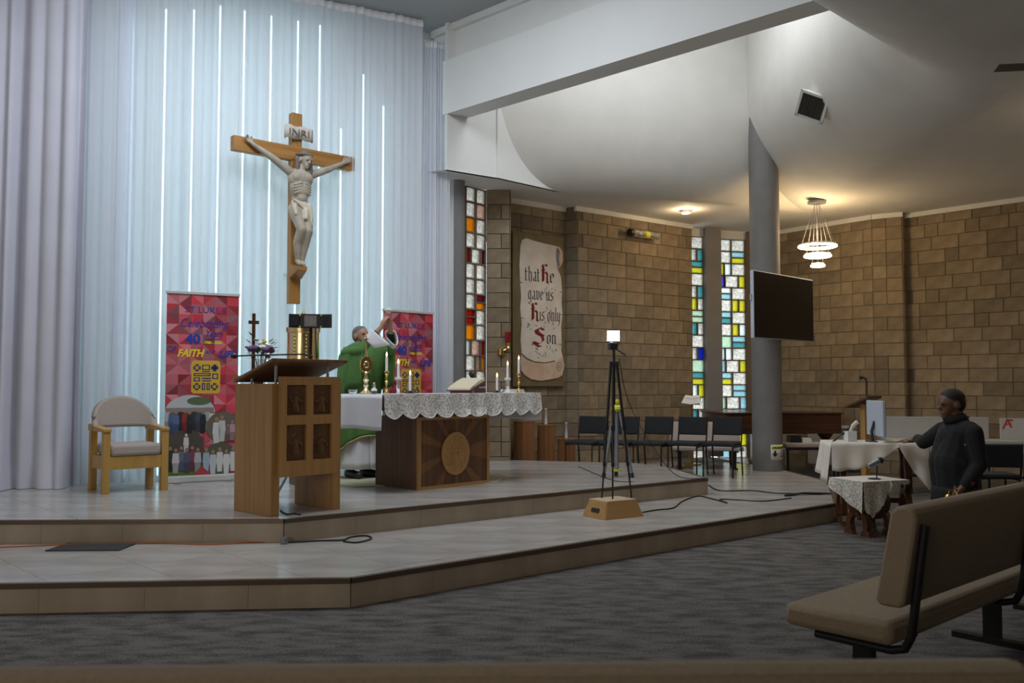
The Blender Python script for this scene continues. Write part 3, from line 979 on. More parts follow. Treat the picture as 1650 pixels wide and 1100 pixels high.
# ================================================================== CRUCIFIX
def crucifix():
    x0 = (474 - 825) / 1450.0 * 10.05
    t = thing('crucifix', 'large wooden crucifix with pale carved figure hanging before the curtain', 'crucifix', (x0, 9.98, 2.26), radians(41))
    H_ = 2.14
    MB().box(-0.062, 0.062, -0.045, 0.045, 0, H_).build('upright', 'cross_wood', t, bevel=0.006)
    MB().box(-0.74, 0.74, -0.05, 0.04, 1.60, 1.76).build('crossbeam', 'cross_wood_x', t, bevel=0.006)
    MB().tube([(-0.03, 0.02, 0.35), (-0.03, 0.40, 0.35)], 0.02).build('wall_bracket', 'steel', t)
    MB().add([(-0.075, -0.045, 0.28), (0.075, -0.045, 0.28), (0.055, -0.20, 0.36), (-0.055, -0.20, 0.36), (-0.075, -0.045, 0.43), (0.075, -0.045, 0.43), (0.06, -0.20, 0.40), (-0.06, -0.20, 0.40)],
             [(0, 1, 2, 3), (7, 6, 5, 4), (0, 4, 5, 1), (3, 2, 6, 7), (0, 3, 7, 4), (1, 5, 6, 2)]).build('foot_block', 'cross_wood', t)
    tb = MB()
    P = []
    for i in range(2):
        P.append([(-0.17 + 0.34 * k / 10, -0.075 - 0.012 * sin(k * 0.9), 1.835 + 0.145 * i + 0.008 * sin(k * 1.3) - (0.015 if k in (0, 10) else 0)) for k in range(11)])
    ti = tb.grid(P).build('title_board', 'titulus', t, smooth='all', solid=0.02)
    text_mesh('lettering', 'INRI', 'corpus_dark', ti, (0, -0.098, 1.868), 0.11, width=0.24, depth=0.003)
    f = Figure()
    y = -0.13
    B = 'body'
    f.head((0.03, -0.185, 1.585), (0.25, -1, -0.28), 0.20, B, 'hair', 'hair')
    for sx in (-1, 1):
        f.cap((0.02 + sx * 0.07, -0.16, 1.59), (0.03 + sx * 0.085, -0.16, 1.45), 0.035, 0.022, 'hair')
    for k in range(14):
        a0, a1 = 2 * pi * k / 14, 2 * pi * (k + 1) / 14
        f.cap((0.025 + 0.085 * cos(a0), -0.165 + 0.092 * sin(a0), 1.645 + 0.012 * sin(a0)), (0.025 + 0.085 * cos(a1), -0.165 + 0.092 * sin(a1), 1.645 + 0.012 * sin(a1)), 0.013, 0.013, 'thorn')
    f.cap((0.0, y, 1.45), (0.02, y - 0.03, 1.53), 0.055, 0.045, B)
    f.ell((0, y, 1.385), (0.150, 0.085, 0.12), B)
    f.ell((-0.06, y - 0.05, 1.39), (0.065, 0.035, 0.055), B)
    f.ell((0.06, y - 0.05, 1.39), (0.065, 0.035, 0.055), B)
    f.ell((0, y, 1.27), (0.125, 0.085, 0.14), B)
    f.ell((0, y + 0.01, 1.15), (0.095, 0.068, 0.12), B)
    f.ell((0, y - 0.045, 1.165), (0.055, 0.03, 0.05), B)
    f.ell((0, y, 1.055), (0.122, 0.085, 0.085), 'cloth')
    for sx in (-1, 1):
        for k in range(4):
            z = 1.31 - 0.032 * k
            f.cap((sx * 0.025, y - 0.085 + 0.004 * k, z + 0.012), (sx * 0.10, y - 0.058, z - 0.012), 0.010, 0.008, B)
    f.chain([(-0.13, y, 1.445), (-0.35, -0.11, 1.58), (-0.54, -0.085, 1.685)], [0.050, 0.037, 0.022], B)
    f.chain([(0.13, y, 1.445), (0.365, -0.11, 1.55), (0.56, -0.085, 1.655)], [0.050, 0.037, 0.022], B)
    f.hand((-0.54, -0.085, 1.685), (-0.75, 0.05, 0.6), (0, 1, 0), (0.6, 0, 0.75), 0.14, B, 0.35)
    f.hand((0.56, -0.085, 1.655), (0.8, 0.05, 0.55), (0, 1, 0), (-0.55, 0, 0.8), 0.14, B, 0.35)
    f.chain([(-0.062, y, 1.03), (-0.035, -0.235, 0.80), (-0.045, -0.17, 0.66), (-0.022, -0.13, 0.475)], [0.080, 0.054, 0.050, 0.028], B)
    f.chain([(0.062, y, 1.03), (0.052, -0.225, 0.79), (0.048, -0.165, 0.65), (0.03, -0.125, 0.465)], [0.078, 0.053, 0.048, 0.028], B)
    f.chain([(-0.022, -0.125, 0.465), (-0.028, -0.19, 0.425)], [0.030, 0.022], B)
    f.chain([(0.03, -0.12, 0.455), (0.026, -0.185, 0.42)], [0.030, 0.022], B)
    for k in range(5):
        f.cap((-0.11 + 0.02 * k, y - 0.085, 1.115 - 0.012 * k), (0.10, y - 0.07 - 0.006 * k, 1.06 - 0.03 * k), 0.016, 0.018, 'cloth')
    f.cap((-0.10, y - 0.05, 1.09), (-0.095, y - 0.09, 0.97), 0.035, 0.02, 'cloth')
    f.cap((0.105, y - 0.02, 1.08), (0.115, y - 0.05, 0.845), 0.032, 0.022, 'cloth')
    f.cap((0.085, y - 0.06, 1.08), (0.085, y - 0.10, 0.87), 0.030, 0.018, 'cloth')
    f.cap((0.02, y - 0.09, 1.01), (0.012, y - 0.12, 0.93), 0.036, 0.022, 'cloth')
    f.build('carved_figure', dict(body='corpus', hair='corpus_dark', thorn='corpus_dark', lip='corpus', eye='corpus_dark', cloth='corpus_cloth'), t, 0.0065, 2)


crucifix()

# ================================================================== PULL-UP BANNERS
def banner(loc, rz, w, h, label):
    t = thing('pull_up_banner', label, 'banner', loc, rz, 'red pull-up banners')
    MB().box(-0.02, w + 0.02, -0.06, 0.06, 0, 0.07).build('base_cassette', 'heater_white', t, bevel=0.012)
    for fx in (0.15, 0.85):
        MB().box(w * fx - 0.03, w * fx + 0.03, -0.14, 0.14, 0, 0.012).build('foot', 'steel', t)
    MB().box(-0.012, w + 0.012, -0.012, 0.012, h - 0.03, h).build('top_rail', 'heater_white', t, bevel=0.004)
    MB().tube([(w / 2, 0.03, 0.05), (w / 2, 0.03, h - 0.02)], 0.008).build('support_pole', 'steel', t)
    z0, z1 = 0.07, h - 0.03
    H = z1 - z0
    X = lambda u: u * w
    Z = lambda v: z1 - v * H
    mb = MB()
    r = random.Random(5)
    nx, nz = 6, 18
    dx, dz = w / nx, H / nz
    def red():
        k = r.uniform(0.22, 0.68); q = r.random()
        return (k, k * (0.06 + 0.34 * q * q), k * (0.10 + 0.38 * q * q))
    for j in range(nz):
        for i in range(nx):
            xa, xb = i * dx, (i + 1) * dx; za, zb = z1 - j * dz, z1 - (j + 1) * dz
            if (i + j) % 2:
                tr = ((xa, za), (xb, za), (xa, zb)), ((xb, za), (xb, zb), (xa, zb))
            else:
                tr = ((xa, za), (xb, za), (xb, zb)), ((xa, za), (xb, zb), (xa, zb))
            for q in tr:
                mb.add([(p[0], 0, p[1]) for p in q], [(0, 1, 2)], red())
    sh = mb.build('printed_sheet', 'printed', t)
    mb2 = MB().box(0, w, 0.001, 0.003, z0, z1)
    mb2.build('sheet_back', 'heater_white', t)
    y = -0.0025
    k = H / 955.0 * 0.001 * 1000
    kx = w / 360.0
    T = lambda s, x0, x1, yb, ht, m, **kw: text_mesh('lettering', s, m, sh, (X((x0 + x1) / 2 / 360.0), y, Z(yb / 955.0)), ht / 955.0 * H * 1.38, width=(x1 - x0) * kx, **kw)
    T("ST LUKE'S", 90, 295, 95, 33, 'purple')
    T('Celebrating', 60, 305, 172, 46, 'purple', shear=0.35, bold=0.002)
    T('40', 93, 168, 260, 52, 'blue', bold=0.006)
    T('Years', 190, 275, 222, 38, 'purple', shear=0.35, bold=0.002)
    MB().box(X(190 / 360), X(272 / 360), y - 0.001, y + 0.001, Z(236 / 955), Z(232 / 955)).build('underline', 'purple', sh)
    T('1980 - 2020', 187, 273, 260, 13, 'pyellow', bold=0.002)
    T('OF', 6, 48, 305, 30, 'purple')
    T('FAITH', 50, 185, 330, 40, 'pyellow', shear=0.3, bold=0.004)
    T('AND', 194, 248, 315, 22, 'purple')
    T('LIFE', 256, 347, 330, 36, 'blue', shear=0.3, bold=0.004)
    # emblem
    ex0, ex1, ev0, ev1 = 125 / 360, 270 / 360, 350 / 955, 526 / 955
    a, b, c, e = X(ex0), X(ex1), Z(ev1), Z(ev0)
    q = 0.022
    em = MB().ext([(a + q, c), (b - q, c), (b, c + q), (b, e - q), (b - q, e), (a + q, e), (a, e - q), (a, c + q)], y - 0.001, y).build('emblem', 'emblem', sh)
    nv = MB(); ye = MB()
    U = lambda u: a + u * (b - a)
    V = lambda v: e - v * (e - c)
    def rect(mbx, u0, u1, v0, v1, yy):
        mbx.box(U(u0), U(u1), yy - 0.0006, yy, V(v1), V(v0))
    def plus(u, v, s_, hollow):
        for mbx, s2, yy in ((nv, s_, y - 0.0016),) + (((ye, s_ * 0.55, y - 0.0028),) if hollow else ()):
            rect(mbx, u - s2, u + s2, v - s2 * 0.4, v + s2 * 0.4, yy); rect(mbx, u - s2 * 0.45, u + s2 * 0.45, v - s2 * 0.85, v + s2 * 0.85, yy)
    plus(0.19, 0.22, 0.125, True); plus(0.80, 0.22, 0.125, False); plus(0.19, 0.79, 0.125, True); plus(0.80, 0.79, 0.125, True)
    for u0, u1, v0, v1 in ((.36, .64, .13, .29), (.08, .66, .38, .47), (.72, .92, .39, .56), (.08, .30, .51, .63), (.36, .68, .52, .56), (.36, .68, .60, .63), (.36, .48, .68, .89), (.53, .64, .68, .89)):
        rect(nv, u0, u1, v0, v1, y - 0.0016)
        if v1 - v0 > 0.08:
            rect(ye, u0 + .04, u1 - .04, v0 + .03, v1 - .03, y - 0.0028)
    rect(nv, .36, .64, .32, .35, y - 0.0016)
    nv.build('emblem_lines', 'navy', em)['kind'] = 'stuff'; ye.build('emblem_centres', 'emblem', em)['kind'] = 'stuff'
    # printed photographs: groups of people in rounded frames
    ph = MB()
    def poly(pts, col, dy):
        ph.ext([(min(max(X(x / 360), 0.001), w - 0.001), max(Z(v / 955), z0 + 0.001)) for x, v in pts], y - 0.0004 * dy, y - 0.0004 * (dy - 1), col)
    def oval(cx, cy, rx, ry, col, dy, a0=0, a1=360, n=20):
        poly([(cx + rx * cos(radians(a0 + (a1 - a0) * i / n)), cy + ry * sin(radians(a0 + (a1 - a0) * i / n))) for i in range(n if a1 - a0 == 360 else n + 1)], col, dy)
    def person(cx, top, ht, col, dy, skin=(0.35, 0.2, 0.13), legs=None):
        oval(cx, top + ht * 0.09, ht * 0.07, ht * 0.09, skin, dy + 2, n=8)
        poly([(cx - ht * .11, top + ht * .2), (cx + ht * .11, top + ht * .2), (cx + ht * .14, top + ht * .6), (cx - ht * .14, top + ht * .6)], col, dy + 1)
        poly([(cx - ht * .12, top + ht * .6), (cx + ht * .12, top + ht * .6), (cx + ht * .09, top + ht), (cx - ht * .09, top + ht)], legs or tuple(x * 0.6 for x in col), dy + 1)
    poly([(0, 955), (0, 700), (120, 700), (190, 760), (205, 955)], (0.085, 0.07, 0.055), 1)
    poly([(0, 955), (0, 925), (200, 900), (190, 955)], (0.10, 0.16, 0.03), 2)
    oval(122, 625, 124, 92, (0.50, 0.53, 0.55), 1, 180, 360)
    poly([(0, 625), (246, 625), (225, 700), (0, 705)], (0.10, 0.09, 0.08), 1)
    oval(165, 565, 60, 22, (0.10, 0.15, 0.07), 3)
    poly([(5, 600), (240, 600), (240, 625), (5, 625)], (0.22, 0.24, 0.25), 2)
    cols = [(0.5, 0.48, 0.46), (0.08, 0.13, 0.28), (0.10, 0.14, 0.30), (0.03, 0.03, 0.04), (0.3, 0.03, 0.03), (0.025, 0.025, 0.03), (0.03, 0.035, 0.05), (0.06, 0.07, 0.10), (0.02, 0.02, 0.03), (0.35, 0.36, 0.38), (0.6, 0.58, 0.56)]
    for i, cc in enumerate(cols):
        person(10 + i * 22, 598 + (i % 3) * 8, 120, cc, 4 + i % 3)
    oval(285, 705, 82, 82, (0.14, 0.12, 0.09), 8)
    person(255, 650, 150, (0.62, 0.62, 0.64), 9, legs=(0.6, 0.6, 0.6)); person(282, 642, 140, (0.55, 0.54, 0.55), 9, legs=(0.5, 0.5, 0.5)); person(335, 668, 110, (0.45, 0.30, 0.34), 10); person(312, 690, 90, (0.20, 0.14, 0.13), 10)
    person(105, 735, 100, (0.66, 0.65, 0.63), 5, (0.6, 0.6, 0.58), (0.6, 0.6, 0.58))
    for i, cc in enumerate([(0.04, 0.04, 0.05), (0.66, 0.64, 0.62), (0.15, 0.17, 0.24), (0.10, 0.11, 0.17), (0.24, 0.06, 0.09), (0.5, 0.48, 0.5)]):
        person(28 + i * 27, 800 + (i % 2) * 10, 130, cc, 12 + i % 2)
    oval(275, 875, 92, 88, (0.09, 0.10, 0.06), 14)
    for i, cc in enumerate([(0.36, 0.44, 0.55), (0.5, 0.54, 0.6), (0.62, 0.62, 0.62), (0.66, 0.65, 0.62), (0.64, 0.64, 0.66)]):
        person(205 + i * 34, 812 + (i % 2) * 12, 130, cc, 16 + i % 2, legs=cc)
    poly([(140, 955), (182, 910), (235, 955)], (0.42, 0.05, 0.06), 20)
    poly([(195, 730), (225, 770), (195, 790)], (0.5, 0.09, 0.10), 11)
    ph.build('printed_photographs', 'printed', sh)
    return t


banner((-3.578, 9.30, HALF), atan2(0.38, 0.63), 0.735, 1.99, 'red celebration banner standing between the armchair and the lectern')
banner((-1.465, 10.22, HALF), radians(45), 0.735, 1.88, 'red celebration banner standing behind the altar and the priest')

# ================================================================== ARMCHAIR
t = thing('armchair', 'oak armchair with beige rounded back and seat cushion', 'chair', (-3.78, 8.36, HALF), radians(40))
W_, D_ = 0.60, 0.48
for x in (0, W_ - 0.065):
    MB().box(x, x + 0.065, 0, 0.065, 0, 0.57).build('leg', 'chair_oak', t, bevel=0.004)
    MB().box(x, x + 0.065, D_ - 0.065, D_, 0, 0.57).build('leg', 'chair_oak', t, bevel=0.004)
    MB().box(x + 0.012, x + 0.053, 0.065, D_ - 0.065, 0.22, 0.34).build('side_rail', 'chair_oak', t)
    MB().add([(x - 0.005, -0.01, 0.57), (x + 0.07, -0.01, 0.57), (x + 0.07, D_ + 0.02, 0.57), (x - 0.005, D_ + 0.02, 0.57), (x - 0.005, -0.01, 0.60), (x + 0.07, -0.01, 0.60), (x + 0.07, D_ + 0.02, 0.635), (x - 0.005, D_ + 0.02, 0.635)],
             [(0, 3, 2, 1), (4, 5, 6, 7), (0, 1, 5, 4), (1, 2, 6, 5), (2, 3, 7, 6), (3, 0, 4, 7)]).build('armrest', 'chair_oak', t, bevel=0.006)
MB().box(0.065, W_ - 0.065, 0.012, 0.045, 0.22, 0.34).build('front_rail', 'chair_oak', t)
MB().box(0.065, W_ - 0.065, D_ - 0.045, D_ - 0.012, 0.22, 0.34).build('back_rail', 'chair_oak', t)
MB().box(0.068, W_ - 0.068, -0.005, D_ - 0.02, 0.342, 0.455).build('seat_cushion', 'beige', t, bevel=0.03, smooth=True)
P = []
for i in range(11):
    v = i / 10
    rw = []
    for k in range(25):
        a = pi * (0.0 + k / 24.0)
        rr = 0.285
        top = 0.60 + 0.30 * sin(a) ** 0.72
        z = 0.60 - 0.0 + (top - 0.60) * v
        rw.append((W_ / 2 - rr * cos(a), D_ - 0.17 + 0.20 * sin(a) + 0.05 * v, z))
    P.append(rw)
MB().grid(P).build('backrest', 'beige', t, smooth='all', solid=0.06)

# ================================================================== LECTERN
t = thing('lectern', 'oak lectern with four dark carved panels at the platform edge', 'lectern', (-1.847, 6.94, HALF), radians(46))
LW, LD = 0.64, 0.56
MB().box(0, 0.075, 0, LD, 0, 1.02).build('side_panel', 'oak', t, bevel=0.004)
MB().box(LW - 0.075, LW, 0, LD, 0, 1.02).build('side_panel', 'oak', t, bevel=0.004)
fp = MB()
xs = [0.05, 0.105, 0.285, 0.345, 0.52, LW - 0.04]
zs = [0.30, 0.42, 0.70, 0.775, 1.01, 1.075]
for i in range(5):
    for j in range(5):
        if i in (1, 3) and j in (1, 3):
            continue
        fp.box(xs[i], xs[i + 1], -0.045, -0.003, zs[j], zs[j + 1])
fpo = fp.build('front_panel', 'oak', t)
r = random.Random(3)
for i in (1, 3):
    for j in (1, 3):
        pn = MB().box(xs[i], xs[i + 1], -0.02, -0.004, zs[j], zs[j + 1]).build('carved_panel', 'carved', fpo)
        cx, cz = (xs[i] + xs[i + 1]) / 2, (zs[j] + zs[j + 1]) / 2
        rl = MB()
        rl.ell((cx + r.uniform(-.02, .02), -0.02, cz + 0.055), (0.018, 0.012, 0.024))
        rl.tube([(cx, -0.02, cz + 0.03), (cx + r.uniform(-.01, .01), -0.024, cz - 0.03), (cx, -0.02, cz - 0.09)], [0.016, 0.026, 0.032])
        rl.tube([(cx, -0.022, cz + 0.02), (cx + 0.035, -0.026, cz - 0.005), (cx + 0.06, -0.024, cz - r.uniform(0.01, .04))], [0.010, 0.009, 0.007])
        rl.tube([(cx, -0.022, cz + 0.02), (cx - 0.035, -0.026, cz - 0.015), (cx - 0.06, -0.024, cz + r.uniform(-.03, .04))], [0.010, 0.009, 0.007])
        for k in range(4):
            rl.tube([(cx - 0.07, -0.02, cz - 0.05 - 0.016 * k), (cx + 0.07, -0.02, cz - 0.055 - 0.016 * k)], 0.005)
        rl.build('relief', 'carved', pn, smooth=True)
MB().box(0.075, LW - 0.075, LD - 0.03, LD, 0.55, 1.02).build('back_panel', 'oak', t)
tray = MB().add([(-0.04, -0.06, 1.19), (LW + 0.02, -0.06, 1.19), (LW + 0.02, LD - 0.04, 1.03), (-0.04, LD - 0.04, 1.03), (-0.04, -0.06, 1.215), (LW + 0.02, -0.06, 1.215), (LW + 0.02, LD - 0.04, 1.055), (-0.04, LD - 0.04, 1.055)],
                [(0, 3, 2, 1), (4, 5, 6, 7), (0, 1, 5, 4), (1, 2, 6, 5), (2, 3, 7, 6), (3, 0, 4, 7)]).build('reading_top', 'walnut_pale', t, bevel=0.005)
for x in (0.06, LW - 0.1):
    MB().tube([(x, 0.05, 1.0), (x, 0.05, 1.165)], 0.011).build('support_rod', 'steel', t)
    MB().tube([(x, LD - 0.15, 1.0), (x, LD - 0.15, 1.075)], 0.011).build('support_rod', 'steel', t)
MB().box(-0.04, LW + 0.02, LD - 0.05, LD - 0.03, 1.035, 1.085).build('book_ledge', 'oak', t)
mk = thing('gooseneck_microphone', 'thin black microphone on a bent neck over the oak lectern', 'microphone', (-1.847, 6.94, HALF), radians(46))
MB().tube([(0.36, 0.02, 1.19), (0.36, 0.0, 1.24), (0.30, 0.03, 1.255), (0.0, 0.33, 1.245), (-0.08, 0.40, 1.24)], 0.006).build('neck', 'black_metal', mk)
MB().ell((-0.095, 0.415, 1.24), (0.03, 0.03, 0.022)).build('capsule', 'black_plastic', mk, smooth=True)

# ---- triptych device on a stand behind the lectern
t = thing('display_stand', 'black three-panel display on a slim pole behind the lectern', 'display', (-1.85, 8.25, HALF), radians(8))
MB().tube([(0, 0, 0.35), (0, 0, 1.53)], 0.016).build('pole', 'black_metal', t)
for a in (80, 200, 320):
    MB().tube([(0, 0, 0.55), (0.30 * cos(radians(a)), 0.30 * sin(radians(a)), 0.012)], 0.012).build('leg', 'grey_metal', t)
ctr = MB().box(-0.092, 0.092, -0.03, 0.0, 1.53, 1.66).build('centre_panel', 'black_plastic', t, bevel=0.004)
MB().box(-0.055, 0.055, -0.034, -0.03, 1.545, 1.645).build('grey_plaque', mat('plaque_grey', (0.22, 0.20, 0.185), 0.6, var=0.25, scale=25), ctr)
for sx in (-1, 1):
    R = Matrix.Rotation(-sx * radians(18), 3, 'Z')
    wg = MB().obox((sx * 0.142, -0.03, 1.595), (0.102, 0.03, 0.125), R).build('wing_panel', 'black_plastic', t, bevel=0.004)
    MB().obox((sx * 0.142 - 0.004 * sx, -0.046, 1.595), (0.06, 0.006, 0.085), R).build('grille', 'black_fabric', wg)
    MB().box(sx * 0.094 - 0.008, sx * 0.094 + 0.008, -0.034, -0.028, 1.64, 1.655).build('hinge', 'brass', t)
    MB().box(sx * 0.094 - 0.008, sx * 0.094 + 0.008, -0.034, -0.028, 1.535, 1.55).build('hinge', 'brass', t)
MB().tube([(0.045, 0.01, 1.54), (0.05, 0.02, 1.3), (0.065, 0.02, 1.1), (0.03, 0.02, 0.6)], 0.005).build('cable', 'cord', t)

# ---- tabernacle on a plinth
t = thing('plinth', 'slim dark wooden plinth under the gold tabernacle, behind the lectern', 'plinth', (-2.15, 9.25, HALF), radians(30))
MB().box(-0.10, 0.10, -0.10, 0.10, 0, 1.13).build('shaft', 'walnut', t)
MB().box(-0.19, 0.19, -0.19, 0.19, 1.13, 1.17).build('cap', 'walnut', t, bevel=0.006)
t = thing('tabernacle', 'shining gold cylindrical tabernacle standing behind the lectern', 'tabernacle', (-2.15, 9.25, HALF + 1.17))
MB().lathe([(0.172, 0), (0.172, 0.02), (0.165, 0.025), (0.165, 0.37), (0.175, 0.375), (0.178, 0.425), (0.165, 0.44), (0.04, 0.47)], 40).build('drum', 'gold', t, smooth=True)
dr = MB()
for k in range(9):
    dr.ell((0.166 * cos(-1.9 + 0.02 * (k % 2)), 0.166 * sin(-1.9), 0.04 + 0.037 * k), (0.012, 0.012, 0.014), 8, 6)
    dr.ell((0.166 * cos(-1.15), 0.166 * sin(-1.15), 0.04 + 0.037 * k), (0.012, 0.012, 0.014), 8, 6)
dr.build('door_beading', 'brass', t, smooth=True)
MB().lathe([(0.03, 0.46), (0.012, 0.50), (0.012, 0.56), (0.02, 0.575), (0.004, 0.62)], 10).build('finial', 'brass', t, smooth=True)

# ---- flower stand, small standing cross, flowers
t = thing('flower_stand', 'slim wooden stand holding the flowers behind the lectern', 'stand', (-2.26, 8.03, HALF), radians(46))
MB().box(-0.03, 0.03, -0.03, 0.03, 0.02, 1.04).build('post', 'walnut', t)
MB().box(-0.16, 0.16, -0.15, 0.15, 1.04, 1.07).build('top', 'walnut', t, bevel=0.004)
MB().box(-0.12, 0.12, -0.12, 0.12, 0, 0.02).build('base', 'walnut', t)
t = thing('standing_cross', 'small dark wooden cross standing behind the flower vase', 'cross', (-2.315, 8.05, HALF + 1.07), radians(25))
MB().box(-0.014, 0.014, -0.01, 0.01, 0.02, 0.58).build('upright', 'dark_wood', t)
MB().box(-0.045, 0.045, -0.011, 0.011, 0.485, 0.515).build('arm', 'dark_wood', t)
MB().box(-0.05, 0.05, -0.04, 0.04, 0, 0.02).build('foot', 'dark_wood', t)
t = thing('flower_vase', 'glass vase of purple, white and yellow flowers behind the lectern', 'vase', (-2.225, 7.97, HALF + 1.07), 0)
MB().lathe([(0.032, 0), (0.036, 0.01), (0.034, 0.08), (0.05, 0.17), (0.046, 0.17), (0.03, 0.08), (0.028, 0.015), (0.002, 0.015)], 18).build('glass', 'clear_glass', t, smooth=True)
st = MB(); r = random.Random(2)
heads = [(-0.055, -0.05, 0.235, 0.042, 'petal_purple'), (0.075, -0.05, 0.225, 0.040, 'petal_purple'), (0.025, -0.06, 0.25, 0.030, 'petal_white'), (0.035, -0.02, 0.305, 0.016, 'petal_yellow'),
         (0.0, 0.0, 0.29, 0.024, 'petal_white'), (-0.045, 0.01, 0.325, 0.018, 'petal_white'), (0.06, 0.02, 0.17 + 0.10, 0.022, 'petal_white'), (0.075, -0.06, 0.15 + 0.02, 0.018, 'petal_purple'), (-0.12, -0.02, 0.255, 0.013, 'petal_purple')]
for (x, y, z, q0, m) in heads:
    z += 0.015
    st.tube([(x * 0.15, y * 0.15, 0.03), (x * 0.5, y * 0.5, 0.14), (x, y, z)], 0.003, 5)
    fl_ = MB()
    for k in range(9):
        a = k * 2.4; e = 0.2 + 0.75 * k / 9
        q = q0 * 1.45
        c = (x + q * 0.6 * cos(a) * e, y + q * 0.6 * sin(a) * e, z + q * 0.35 * (1 - e))
        fl_.ell(c, (q * 0.55, q * 0.55, q * 0.42), 8, 6)
    fl_.build('blossom', m, t, smooth=True)
st.build('stems', 'leaf', t)
for k in range(48):
    a = r.uniform(0, 6.28); q = r.uniform(0.02, 0.12); z = r.uniform(0.15, 0.36)
    x, y = q * cos(a), q * sin(a) * 0.7
    d = Vector((cos(a), sin(a), r.uniform(-0.3, 0.9))).normalized(); sd = d.cross(Vector((0, 0, 1))).normalized()
    b = Vector((x, y, z)); l = r.uniform(0.045, 0.085)
    MB().add([b, b + d * l * 0.5 + sd * l * 0.22, b + d * l, b + d * l * 0.5 - sd * l * 0.22], [(0, 1, 2, 3)]).build('leaf', 'leaf', t, solid=0.001)

# ================================================================== ALTAR
ALT = (-0.904, 8.684)
AR = radians(46)
au, av = Vector((cos(AR), sin(AR))), Vector((-sin(AR), cos(AR)))


def apt(u, v):
    p = Vector(ALT) + au * u + av * v
    return p.x, p.y


t = thing('altar', 'wooden altar with sunburst front and round pale medallion', 'altar', (*ALT, HALF), AR)
BWid, BDep, BHt = 0.95, 0.66, 0.70
MB().box(0, BWid, 0.02, BDep, 0, BHt).build('box', 'walnut', t)
n = 28
cx, cz = BWid / 2, BHt / 2
ry = MB(); ry2 = MB()
def hit(a):
    dx, dz = cos(a), sin(a)
    s_ = min((BWid / 2 - 0.03) / abs(dx) if abs(dx) > 1e-6 else 9, (BHt / 2 - 0.03) / abs(dz) if abs(dz) > 1e-6 else 9)
    return cx + dx * s_, cz + dz * s_
for k in range(n):
    a0, a1 = 2 * pi * k / n, 2 * pi * (k + 1) / n
    h0, h1 = hit(a0), hit(a1)
    pts = [(cx, cz), h0]
    for q in ((0.03, 0.03), (BWid - 0.03, 0.03), (0.03, BHt - 0.03), (BWid - 0.03, BHt - 0.03)):
        aa = atan2(q[1] - cz, q[0] - cx) % (2 * pi)
        if a0 < aa < a1:
            pts.append(q)
    pts.append(h1)
    MB().ext(pts, -0.004 if k % 3 else -0.001, 0.02).build('ray_veneer', 'walnut' if k % 3 else 'walnut_pale', t)
for q in ((0, BWid, 0, 0.03), (0, BWid, BHt - 0.03, BHt), (0, 0.03, 0.03, BHt - 0.03), (BWid - 0.03, BWid, 0.03, BHt - 0.03)):
    MB().box(q[0], q[1], -0.015, 0.02, q[2], q[3]).build('front_frame', 'oak_x' if q[1] - q[0] > 0.5 else 'oak', t)
md = MB().ext([(cx + 0.185 * cos(2 * pi * k / 40), cz - 0.02 + 0.215 * sin(2 * pi * k / 40)) for k in range(40)], -0.028, -0.004).build('medallion', 'medallion', t, bevel=0.006)
rl = MB()
for k in range(12):
    a = 2 * pi * k / 12
    rl.tube([(cx + 0.15 * cos(a), -0.028, cz - 0.02 + 0.175 * sin(a)), (cx + 0.11 * cos(a + 0.3), -0.032, cz - 0.02 + 0.13 * sin(a + 0.3))], 0.007, 6)
rl.tube([(cx - 0.05, -0.03, cz + 0.07), (cx - 0.03, -0.032, cz - 0.02), (cx - 0.06, -0.03, cz - 0.11)], 0.012, 6)
rl.tube([(cx + 0.05, -0.03, cz + 0.07), (cx + 0.04, -0.032, cz - 0.02), (cx + 0.07, -0.03, cz - 0.11)], 0.012, 6)
rl.tube([(cx - 0.08, -0.03, cz + 0.0), (cx + 0.08, -0.03, cz + 0.01)], 0.010, 6)
rl.build('medallion_relief', 'medallion', md, smooth=True)
SL0, SL1, SV0, SV1, SZ0, SZ1 = -0.50, 1.63, -0.10, 0.72, 0.775, 0.915
for x in (0.06, 0.47, BWid - 0.12):
    MB().tube([(x, 0.08, BHt), (x, 0.08, SZ0)], 0.014).build('spacer', 'steel', t)
    MB().tube([(x, BDep - 0.08, BHt), (x, BDep - 0.08, SZ0)], 0.014).build('spacer', 'steel', t)
MB().box(SL0, SL1, SV0, SV1, SZ0, SZ1).build('table_slab', 'walnut', t, bevel=0.004)

TOPZ = SZ1 + 0.006
t = thing('altar_cloth', 'plain white cloth over the altar top hanging at both ends', 'tablecloth', (*ALT, HALF), AR)
MB().box(SL0 - 0.008, SL1 + 0.008, SV0 - 0.004, SV1 + 0.004, SZ1 + 0.0005, TOPZ).build('top_sheet', 'white_cloth', t)


def flap(p0, p1, ztop, drop, wave=0.006, nf=7, n=60, rows=8, out=0.0):
    """hanging cloth from edge p0-p1; drop(u) = length"""
    A, B = Vector((*p0, 0)), Vector((*p1, 0))
    nrm = Vector((B.y - A.y, A.x - B.x, 0)).normalized()
    P = []
    for i in range(rows + 1):
        v = i / rows
        rw = []
        for k in range(n + 1):
            u = k / n
            q = A.lerp(B, u) + nrm * (wave * v * sin(2 * pi * nf * u) + out * v)
            rw.append((q.x, q.y, ztop - drop(u) * v))
        P.append(rw)
    return MB().grid(P)


